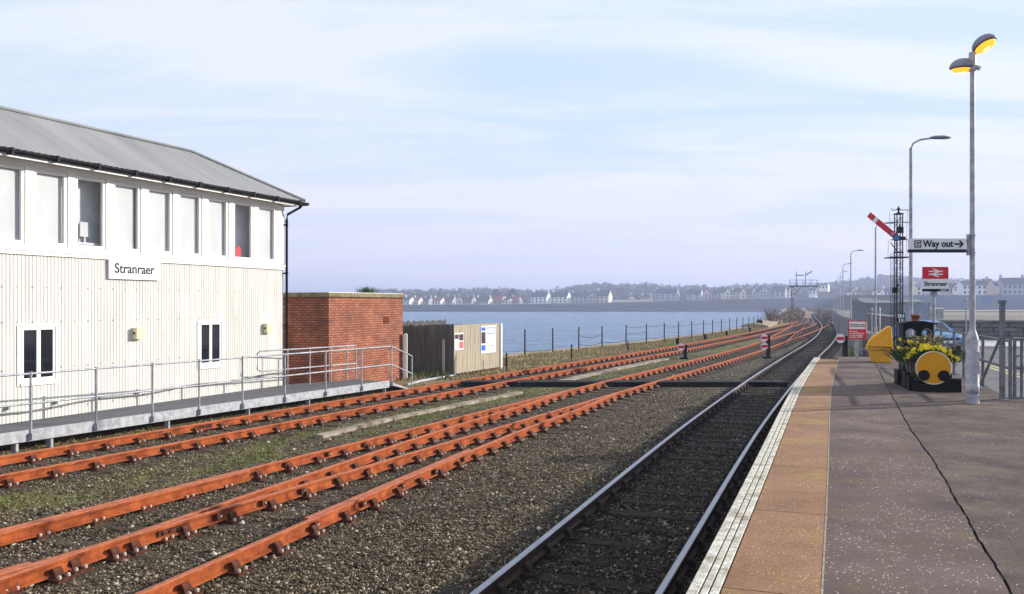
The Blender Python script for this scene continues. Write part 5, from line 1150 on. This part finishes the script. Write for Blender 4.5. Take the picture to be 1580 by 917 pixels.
for lb, pa_, pb_, yt, yb_, Y in (('low green grey shed beyond the palisade fence', 1336, 1381, 463, 489, 150), ('smaller green grey shed between the lamp posts, left end of the low sheds', 1331, 1352, 460, 478, 190), ('blue grey flat roofed unit behind the lattice mast', 1385, 1425, 462, 482, 170)):
    x0, x1 = xat(pa_, Y), xat(pb_, Y); s = thing('shed', lb, 'shed', ((x0+x1)/2, Y, -1.25), 0, 'low sheds by the harbour'); hw_ = (x1-x0)/2; h = zat(yt, Y)+1.25
    mb = MB(); mb.box(-hw_, hw_, 0, 6, 0, h*.86); 
    for k in range(9): xx = -hw_+hw_*2*k/9; mb.box(xx, xx+.10, -.05, 0, 0, h*.86-.01)
    mb.build('wall', M['greenshed'], s); mb = MB(); mb.prism([(-.3, h*.86), (6.3, h*.86), (3, h)], -hw_-.2, hw_+.2, 'yz'); mb.build('roof', mat('shed roof', (.16, .18, .19), .8), s)

# buffer stop and track side clutter on the far right track
M['orange'] = mat('orange red buffer beam', (.55, .08, .03), .7)
bz_ = gp(1285.5, 494, YZ); bst = thing('buffer_stop', 'small orange red buffer stop on the grass beyond the running track', 'buffer stop', (bz_.x, bz_.y, YZ)); mb = MB(); mb.box(-1.2, 1.2, 0, .3, .35, .85); mb.build('beam', M['orange'], bst)
mb = MB()
for s in (-.8, .8): mb.box(s-.1, s+.1, 0, .2, 0, .35); mb.tube([(s, .2, .7), (s, 1.4, 0)], .06, 6)
mb.build('frame', M['rust'], bst)

# ------------------------------------------------------------------ far houses
M['h_white'] = mat('white render', (.86, .85, .82), .8, 0, .05, .5); M['h_cream'] = mat('cream render', (.80, .74, .60), .8, 0, .05, .5); M['h_grey'] = mat('grey render', (.44, .43, .44), .85, 0, .1, .5)
M['h_pink'] = mat('pinkish render', (.62, .45, .38), .8, 0, .05, .5); M['slate'] = mat('slate roof', (.075, .08, .095), .8, 0, .15, .5); M['tile'] = mat('reddish tile roof', (.28, .09, .06), .85, 0, .15, .5); M['win'] = mat('far window', (.04, .045, .06), .3)
cnt = [0]
def house(label, px, base_y, wpx, eave_y, ridge_y, Y, wall, roof=M['slate'], depth=7.5, gable=False, nwin=3, storeys=2, chim=2, rot=.25, porch=False):
    w = wpx/F*Y; zb = zat(base_y, Y); he = zat(eave_y, Y)-zb; hr_ = zat(ridge_y, Y)-zb; x = xat(px, Y)
    t = thing('house', label, 'house', (x, Y, zb), rot, 'houses on the far shore')
    if gable:   # gable end faces us; local x width
        mb = MB(); mb.prism([(-w/2, -2), (w/2, -2), (w/2, he), (0, hr_), (-w/2, he)], 0, depth, 'xz'); mb.build('wall', wall, t)
        mb = MB()
        for s in (-1, 1): mb.prism([(s*(w/2+.3), he-.25), (0, hr_+.06), (0, hr_+.38), (s*(w/2+.35), he+.05)], -.25, depth+.2, 'xz')
        rf_ = mb.build('roof', roof, t)
    else:
        mb = MB(); mb.box(-w/2, w/2, 0, depth, -2, he)
        for s in (-1, 1): mb.prism([(0, he), (depth, he), (depth/2, hr_-.15)], s*w/2-(.25 if s > 0 else 0), s*w/2+(0 if s > 0 else .25), 'yz')
        mb.build('wall', wall, t); mb = MB(); mb.prism([(-.35, he-.1), (depth/2, hr_), (depth+.35, he-.1)], -w/2+.02, w/2-.02, 'yz'); mb.v = [(a, b, c+.06) for a, b, c in mb.v]; rf_ = mb.build('roof', roof, t)
    for s in ((-1, 1)[:chim] if not gable else (1,)[:chim]):
        mb = MB(); cx_ = s*(w/2-.6) if not gable else 0; mb.box(cx_-.55, cx_+.55, depth/2-.4, depth/2+.4, hr_-.8, hr_+1.3); mb.box(cx_-.35, cx_-.1, depth/2-.15, depth/2+.15, hr_+1.3, hr_+1.7); mb.box(cx_+.1, cx_+.35, depth/2-.15, depth/2+.15, hr_+1.3, hr_+1.7); mb.build('chimney', wall, rf_)
    for st in range(storeys):
        zc = he*(st+.5)/storeys+.1
        for k in range(nwin):
            xx = -w/2+w*(k+.5)/nwin; hw2 = min(.55, w/nwin*.28); mb = MB(); mb.box(xx-hw2, xx+hw2, -.06, .02, zc-.75, zc+.7); mb.build('window', M['win'], t)
    if porch: mb = MB(); mb.box(-w*.1, w*.1, -1.4, 0, 0, he*.45); mb.build('porch', wall, t)
    # a lit gable shown on the right by turning: side windows
    return t
cw_, cg, cp_, cc = M['h_white'], M['h_grey'], M['h_pink'], M['h_cream']; sl, ti = M['slate'], M['tile']
Yh = 648; B = 470.3
HS = [  # label, px, base, width, eave, ridge, wall, roof, gable, nwin, storeys, chimneys
 ('white bungalow touching the edge of the brick hut, first on the far shore', 626, B, 13, 464, 458.5, cw_, sl, 0, 3, 1, 1),
 ('cream bungalow with a reddish roof, second from the brick hut', 640, B, 13, 465, 459, cc, ti, 0, 3, 1, 1),
 ('grey bungalow, third from the brick hut', 656, B, 12, 464.5, 459, cg, sl, 0, 2, 1, 2),
 ('white bungalow under a brownish roof, fourth from the brick hut', 673, B, 15, 465, 459.5, cw_, ti, 0, 3, 1, 1),
 ('pale grey bungalow, fifth from the brick hut', 692, 469, 14, 464, 458, cg, sl, 0, 3, 1, 2),
 ('narrow cream gabled house, sixth from the brick hut', 709, 469, 10, 462.5, 457.5, cc, sl, 1, 1, 1, 1),
 ('grey terrace block left of the long cream bungalow', 722, 469, 13, 464, 458, cg, sl, 0, 4, 1, 2),
 ('long cream bungalow with many windows', 743, 469.5, 24, 465, 459, cc, sl, 0, 7, 1, 2),
 ('grey bungalow with a big reddish hipped roof', 766, 469, 17, 464.5, 456.5, cg, ti, 0, 4, 1, 0),
 ('small cream cottage beside the reddish roof', 779, 468.5, 11, 463.5, 461, cc, sl, 0, 2, 1, 1),
 ('low reddish roofed grey house left of the two white houses', 793, 468, 13, 464, 458, cg, ti, 0, 3, 1, 1),
 ('small white gabled annexe just left of the two white houses', 803, 469, 9, 465, 460, cw_, ti, 1, 1, 1, 0),
 ('first tall white house with slate roof, left of its white neighbour', 831, 468.5, 27, 458.5, 451, cw_, sl, 0, 4, 2, 2),
 ('second tall white house with slate roof, right of its white neighbour', 862, 468, 28, 458.5, 450.5, cw_, sl, 0, 4, 2, 1),
 ('dark grey two storey house between the white and the cream gabled houses', 893, 468, 28, 458, 451, cg, sl, 0, 4, 2, 2),
 ('grey steep gabled house joined to the cream gabled one', 914, 467.5, 11, 456, 449.5, cg, sl, 1, 2, 2, 1),
 ('dark slate roofed house with a bright cream gable end', 929, 468, 21, 457.5, 448, cc, sl, 0, 3, 2, 1),
 ('low cream boundary house with dark arch, right of the cream gabled house', 975, 465.5, 13, 461, 456, cc, sl, 1, 2, 1, 1),
 ('small cream cottage with two windows at the end of the low wall', 995, 465.5, 16, 460.5, 456, cc, sl, 0, 3, 1, 2),
 ('large grey villa with pinkish gable beyond the fence line gap', 1027, 463.5, 34, 453.5, 445.5, cg, sl, 0, 4, 2, 2),
 ('tall narrow pinkish gabled house', 1043, 463.8, 9, 455, 447.5, cp_, sl, 1, 1, 2, 0),
 ('dark slated grey house with two white dormers', 1070, 463, 22, 454, 446, cg, sl, 0, 2, 2, 2),
 ('pinkish gabled house right of the dormered grey house', 1090, 462.5, 17, 454, 446, cp_, sl, 1, 3, 2, 1),
 ('grey low linked block left of the gabled terrace', 1110, 462, 18, 452.5, 445, cg, sl, 0, 3, 2, 1),
 ('first cream gabled terrace house', 1123, 461.5, 8, 451.5, 445, cc, sl, 1, 1, 2, 1),
 ('second cream gabled terrace house', 1131, 461.5, 8, 452, 447, cc, sl, 0, 2, 2, 1),
 ('third cream gabled terrace house', 1139, 461, 7, 452, 445.5, cc, sl, 1, 1, 2, 0),
 ('fourth cream gabled terrace house', 1147, 460.5, 8, 451.5, 445, cc, sl, 1, 1, 2, 1),
 ('fifth gabled terrace house, pinkish', 1156, 460, 8, 452, 446, cp_, sl, 0, 2, 2, 1),
 ('last gabled terrace house, white', 1164, 459.5, 7, 451, 443.5, cw_, sl, 1, 1, 2, 1),
 ('grey gabled villa right of the terrace', 1180, 459, 16, 450, 442, cg, sl, 1, 3, 2, 1),
 ('long grey house with two white dormers left of the bracket signal', 1200, 458, 22, 449.5, 441.5, cg, sl, 0, 3, 2, 2),
 ('white house half hidden behind the bracket signal post', 1221, 457.5, 9, 449, 442, cw_, sl, 1, 1, 2, 1),
 ('small white house on the slope right of the bracket signal', 1253, 455, 10, 449, 444, cw_, sl, 0, 2, 1, 1),
 ('white cottage above the bracket signal platform', 1270, 446, 14, 440.5, 437.5, cw_, sl, 0, 3, 1, 1),
]
for i, (lb, px, by_, wp, ey, ry, wl, rf_m, gb_, nw, stn, ch) in enumerate(HS):
    house(lb, px, by_, wp*1.02, ey, ry, Yh+(i % 3)*4, wl, rf_m, 7.5, bool(gb_), nw, stn, ch, rot=-.5 if not gb_ else .15)
RH = [
 ('tiny white gabled house left of the second street lamp', 1317, 456, 6, 450, 444, cw_, sl, 1, 1, 2, 0, 520), ('small white row house between street lamps', 1328, 456, 11, 451, 447, cw_, sl, 0, 3, 1, 1, 520), ('pinkish row house between street lamps', 1340, 457, 11, 452, 447, cp_, sl, 0, 3, 1, 1, 520),
 ('bright white gable right of the second street lamp', 1356, 452, 5, 448.5, 445.5, cw_, sl, 1, 1, 1, 0, 520), ('pale house left of the lattice mast', 1372, 456, 14, 451, 445, cw_, sl, 0, 3, 1, 1, 520), ('cream tower like house right of the nearest street lamp', 1418, 456, 9, 443, 439, cc, sl, 0, 1, 2, 1, 470),
 ('grey slated house left of the lamp base', 1470, 452, 12, 443, 437, cg, sl, 0, 2, 2, 2, 450), ('small white gabled house left of the grey blue terrace', 1475, 449, 6, 443, 438.5, cw_, sl, 1, 1, 2, 0, 448),
 ('white house with four dark windows seen right of the lamp post', 1504, 455, 36, 440, 433, cw_, sl, 0, 5, 2, 1, 430), ('pinkish gable end house beside the white house with four windows', 1529, 455, 13, 441, 431.5, cp_, sl, 1, 0, 2, 1, 429),
 ('small white house between the pink gable and the big grey house', 1541, 448, 9, 441, 435, cw_, sl, 0, 0, 2, 0, 432), ('big pale grey house with slate roof at the right edge', 1566, 455, 36, 439, 428.5, cg, sl, 0, 5, 2, 2, 428)]
for (lb, px, by_, wp, ey, ry, wl, rf_m, gb_, nw, stn, ch, Yv) in RH: house(lb, px, by_, wp, ey, ry, Yv, wl, rf_m, 7.5, bool(gb_), nw, stn, ch, rot=-.1 if not gb_ else .0)
# raised town ground and the long wall under the right hand houses
mb = MB(); mb.prism([(xat(1300, 425), 425), (420, 425), (640, 640), (640, 660), (xat(1290, 655), 655)], -2, zat(455.5, 426), 'xy'); 
structure('town_terrace', mb, M['hill'])
M['bluewall'] = mat('blue grey hoarding', (.10, .13, .20), .8, 0, .2, .1); M['deepblue'] = mat('blue hoarding panel', (.04, .10, .32), .7)
hw_ = thing('harbour_wall', 'long blue grey wall below the houses at the right', 'wall', (0, 0, 0)); mb = MB(); mb.box(xat(1385, 415), 420, 415, 416, -1.3, zat(455.5, 415)); mb.build('wall_face', M['bluewall'], hw_)
mb = MB(); mb.box(xat(1518, 414), xat(1530, 414), 414.6, 415, zat(469, 415), zat(456, 415)); mb.build('blue_panel', M['deepblue'], hw_)
lw_ = thing('cream_wall', 'long low cream garden wall joining the cream gabled house and the cottage', 'wall', (0, 0, 0)); Yv = 645; mb = MB(); mb.box(xat(945, Yv), xat(1003, Yv), Yv, Yv+.5, zat(466.5, Yv), zat(462.8, Yv)); mb.build('wall_face', M['h_cream'], lw_)
lw_ = thing('white_wall', 'low white garden wall in front of the first tall white house', 'wall', (0, 0, 0)); mb = MB(); mb.box(xat(800, Yv-4), xat(854, Yv-4), Yv-4, Yv-3.5, zat(470.5, Yv), zat(468.6, Yv)); mb.build('wall_face', M['h_white'], lw_)

# ------------------------------------------------------------------ woods and bushes
M['wood'] = attr_ramp_mat('far woodland', [(0, (.055, .052, .040)), (.5, (.105, .095, .070)), (1, (.18, .155, .115))])
def canopy(name, centres, radii, per, label, cat, kind, m=M['wood'], fs=.35):
    P, A = [], []
    n = len(centres)*per; c = np.repeat(np.array(centres), per, 0); r = np.repeat(np.array(radii), per)
    d = RNG.normal(0, 1, (n, 3)); d /= np.linalg.norm(d, axis=1)[:, None]; rad = r*RNG.uniform(.55, 1.08, n); d[:, 2] = d[:, 2]*1.05
    ctr = c+d*rad[:, None]; s = r*fs*RNG.uniform(.6, 1.3, n)
    t1 = RNG.normal(0, 1, (n, 3)); t2 = RNG.normal(0, 1, (n, 3)); V = np.stack([ctr+t1*s[:, None]*.6, ctr+t2*s[:, None]*.6, ctr-(t1+t2)*s[:, None]*.5], 1)
    o = numpy_mesh(name, V.reshape(-1, 3), np.arange(n*3).reshape(-1, 3), m, np.repeat(np.clip(RNG.normal(.5, .25, n), 0, 1), 3)); tag(o, label, cat, kind=kind); return o
cs, rs = [], []
for _ in range(2600):
    px = random.uniform(560, 1640); Y = random.choice((random.uniform(760, 900), random.uniform(940, 1010))); x = xat(px, Y); r = random.uniform(2.2, 4.6)*(1.3 if random.random() < .06 else 1)
    cs.append((x, Y, terrain(x, Y)+r*.7)); rs.append(r)
canopy('woodland', cs, rs, 46, 'hazy winter woodland covering the hills behind the far shore', 'woodland', 'stuff')
cs, rs = [], []
for _ in range(260):
    px = random.uniform(800, 1290); Y = random.uniform(665, 720); x = xat(px, Y); r = random.uniform(1.5, 3.2); cs.append((x, Y, terrain(x, Y)+r*.6)); rs.append(r)
canopy('garden_trees', cs, rs, 40, 'low trees and shrubs among and behind the far shore houses', 'trees', 'stuff')
# single dark conifers and round trees one can tell apart
k = 0
for lb, px, top, bot, w, Y in (('round dome of a tree above the reddish roof, left one', 765, 445, 462, 17, 700), ('round dome of a tree above the reddish roof, right one', 791, 444, 462, 18, 700), ('dark conifer behind the dormered grey house', 1065, 439, 456, 6, 690), ('pointed conifer left of the gabled terrace', 1087, 437, 456, 12, 690)):
    t = thing('tree', lb, 'tree', (xat(px, Y), Y, zat(bot, Y)), 0); h = zat(top, Y)-zat(bot, Y); r = w/F*Y/2
    mb = MB(); mb.tube([(0, 0, -1), (0, 0, h*.6)], .4, 6, r1=.15); mb.build('trunk', M['sleeper'], t)
    n_ = 12; cc_ = [(random.uniform(-.6, .6)*r*(1-j/n_*.7), random.uniform(-.5, .5)*r, h*(.35+.5*j/n_)) for j in range(n_)]; co = canopy('crown', cc_, [r*.55*(1-.5*j/n_) for j in range(n_)], 60, None, None, None); co.parent = t
# bush on the quay by the end of the chain fence, and scrub along the embankment
M['scrub'] = attr_ramp_mat('bare brown scrub', [(0, (.07, .045, .03)), (.5, (.17, .11, .07)), (1, (.30, .21, .13))])
p = gp(1189, 500, YZ); bt = thing('quay_bush', 'bare brown bush at the far end of the quay fence', 'bush', (p.x, p.y, YZ))
mb = MB()
for i in range(60): a = random.uniform(0, 2*PI); rr = random.uniform(.3, 1.6); mb.tube([(0, 0, 0), (rr*.5*math.cos(a), rr*.5*math.sin(a), 1.0), (rr*math.cos(a), rr*math.sin(a), random.uniform(1.3, 2.5))], .03, 4)
mb.build('branches', M['scrub'], bt) if False else None
br_ = MB()
for i in range(60): a = random.uniform(0, 2*PI); rr = random.uniform(.3, 1.6); br_.tube([(0, 0, 0), (rr*.5*math.cos(a), rr*.5*math.sin(a), 1.0), (rr*math.cos(a), rr*math.sin(a), random.uniform(1.3, 2.3))], .025, 4)
br_.build('branches', mat('bare twigs', (.16, .10, .07), .9), bt)
co = canopy('fine_twigs', [(random.gauss(0, .8), random.gauss(0, .6), random.uniform(.5, 1.9)) for _ in range(18)], [.5]*18, 40, None, None, None, M['scrub'], .12); co.parent = bt  # loose triangles standing for the bush's bare fine twigs
cs, rs = [], []
for _ in range(520):
    Y = random.uniform(120, 500); e = interp(QUAY, Y); mxx = e+random.uniform(.5, 4)+Y*.004; 
    if random.random() < .35: mxx = interp(right_yard, Y)-random.uniform(0, 3)
    cs.append((mxx, Y, YZ+.3)); rs.append(random.uniform(.3, .8)+Y*.0012)
canopy('scrub', cs, rs, 40, 'brown scrub along both sides of the distant embankment', 'scrub', 'stuff', M['scrub'], .3)
n = 30000; Y = RNG.uniform(40, 110, n); xm = np.interp(Y, [p.y for p in main], [p.x for p in main])+2.2; xr = np.interp(Y, [q[1] for q in right_yard], [q[0] for q in right_yard])+.3; X = xm+(xr-xm)*RNG.random(n)
kk = (np.sin(Y*.35)+np.sin(X*1.3+Y*.2)+RNG.normal(0, .6, n)) > -.2
M['grass'] = attr_ramp_mat('green grass', [(0, (.04, .07, .012)), (.5, (.10, .15, .025)), (.85, (.17, .20, .05)), (1, (.33, .27, .12))])
blades('grass', np.stack([X, Y], 1)[kk], .22, .04, M['grass'], 'green grass between the running track and the palisade fence', 'grass')
n = 9000; pts = np.stack([RNG.uniform(10.2, 14.5, n), RNG.uniform(27.2, 33, n)], 1); M['darkscrub'] = attr_ramp_mat('dark undergrowth', [(0, (.02, .02, .01)), (.6, (.05, .045, .02)), (1, (.14, .11, .06))])
blades('undergrowth', pts[pts[:, 0] > pts[:, 1]*.36+1.8], .45, .03, M['darkscrub'], 'dark undergrowth just beyond the end of the platform', 'undergrowth')

# ------------------------------------------------------------------ haze
mh = bpy.data.materials.new('sea haze'); mh.use_nodes = True; nt = mh.node_tree; nt.nodes.clear(); pv = nt.nodes.new('ShaderNodeVolumePrincipled'); pv.inputs['Color'].default_value = (.60, .68, 1.0, 1); pv.inputs['Density'].default_value = .0007; pv.inputs['Anisotropy'].default_value = .2
ou = nt.nodes.new('ShaderNodeOutputMaterial'); nt.links.new(pv.outputs[0], ou.inputs['Volume'])
mb = MB(); mb.box(-6100, 6100, -6100, 6100, -7.2, 48); hz = mb.build('haze', mh); hz['kind'] = 'stuff'; tag(hz, 'thin pale blue sea haze in the distance', 'haze')
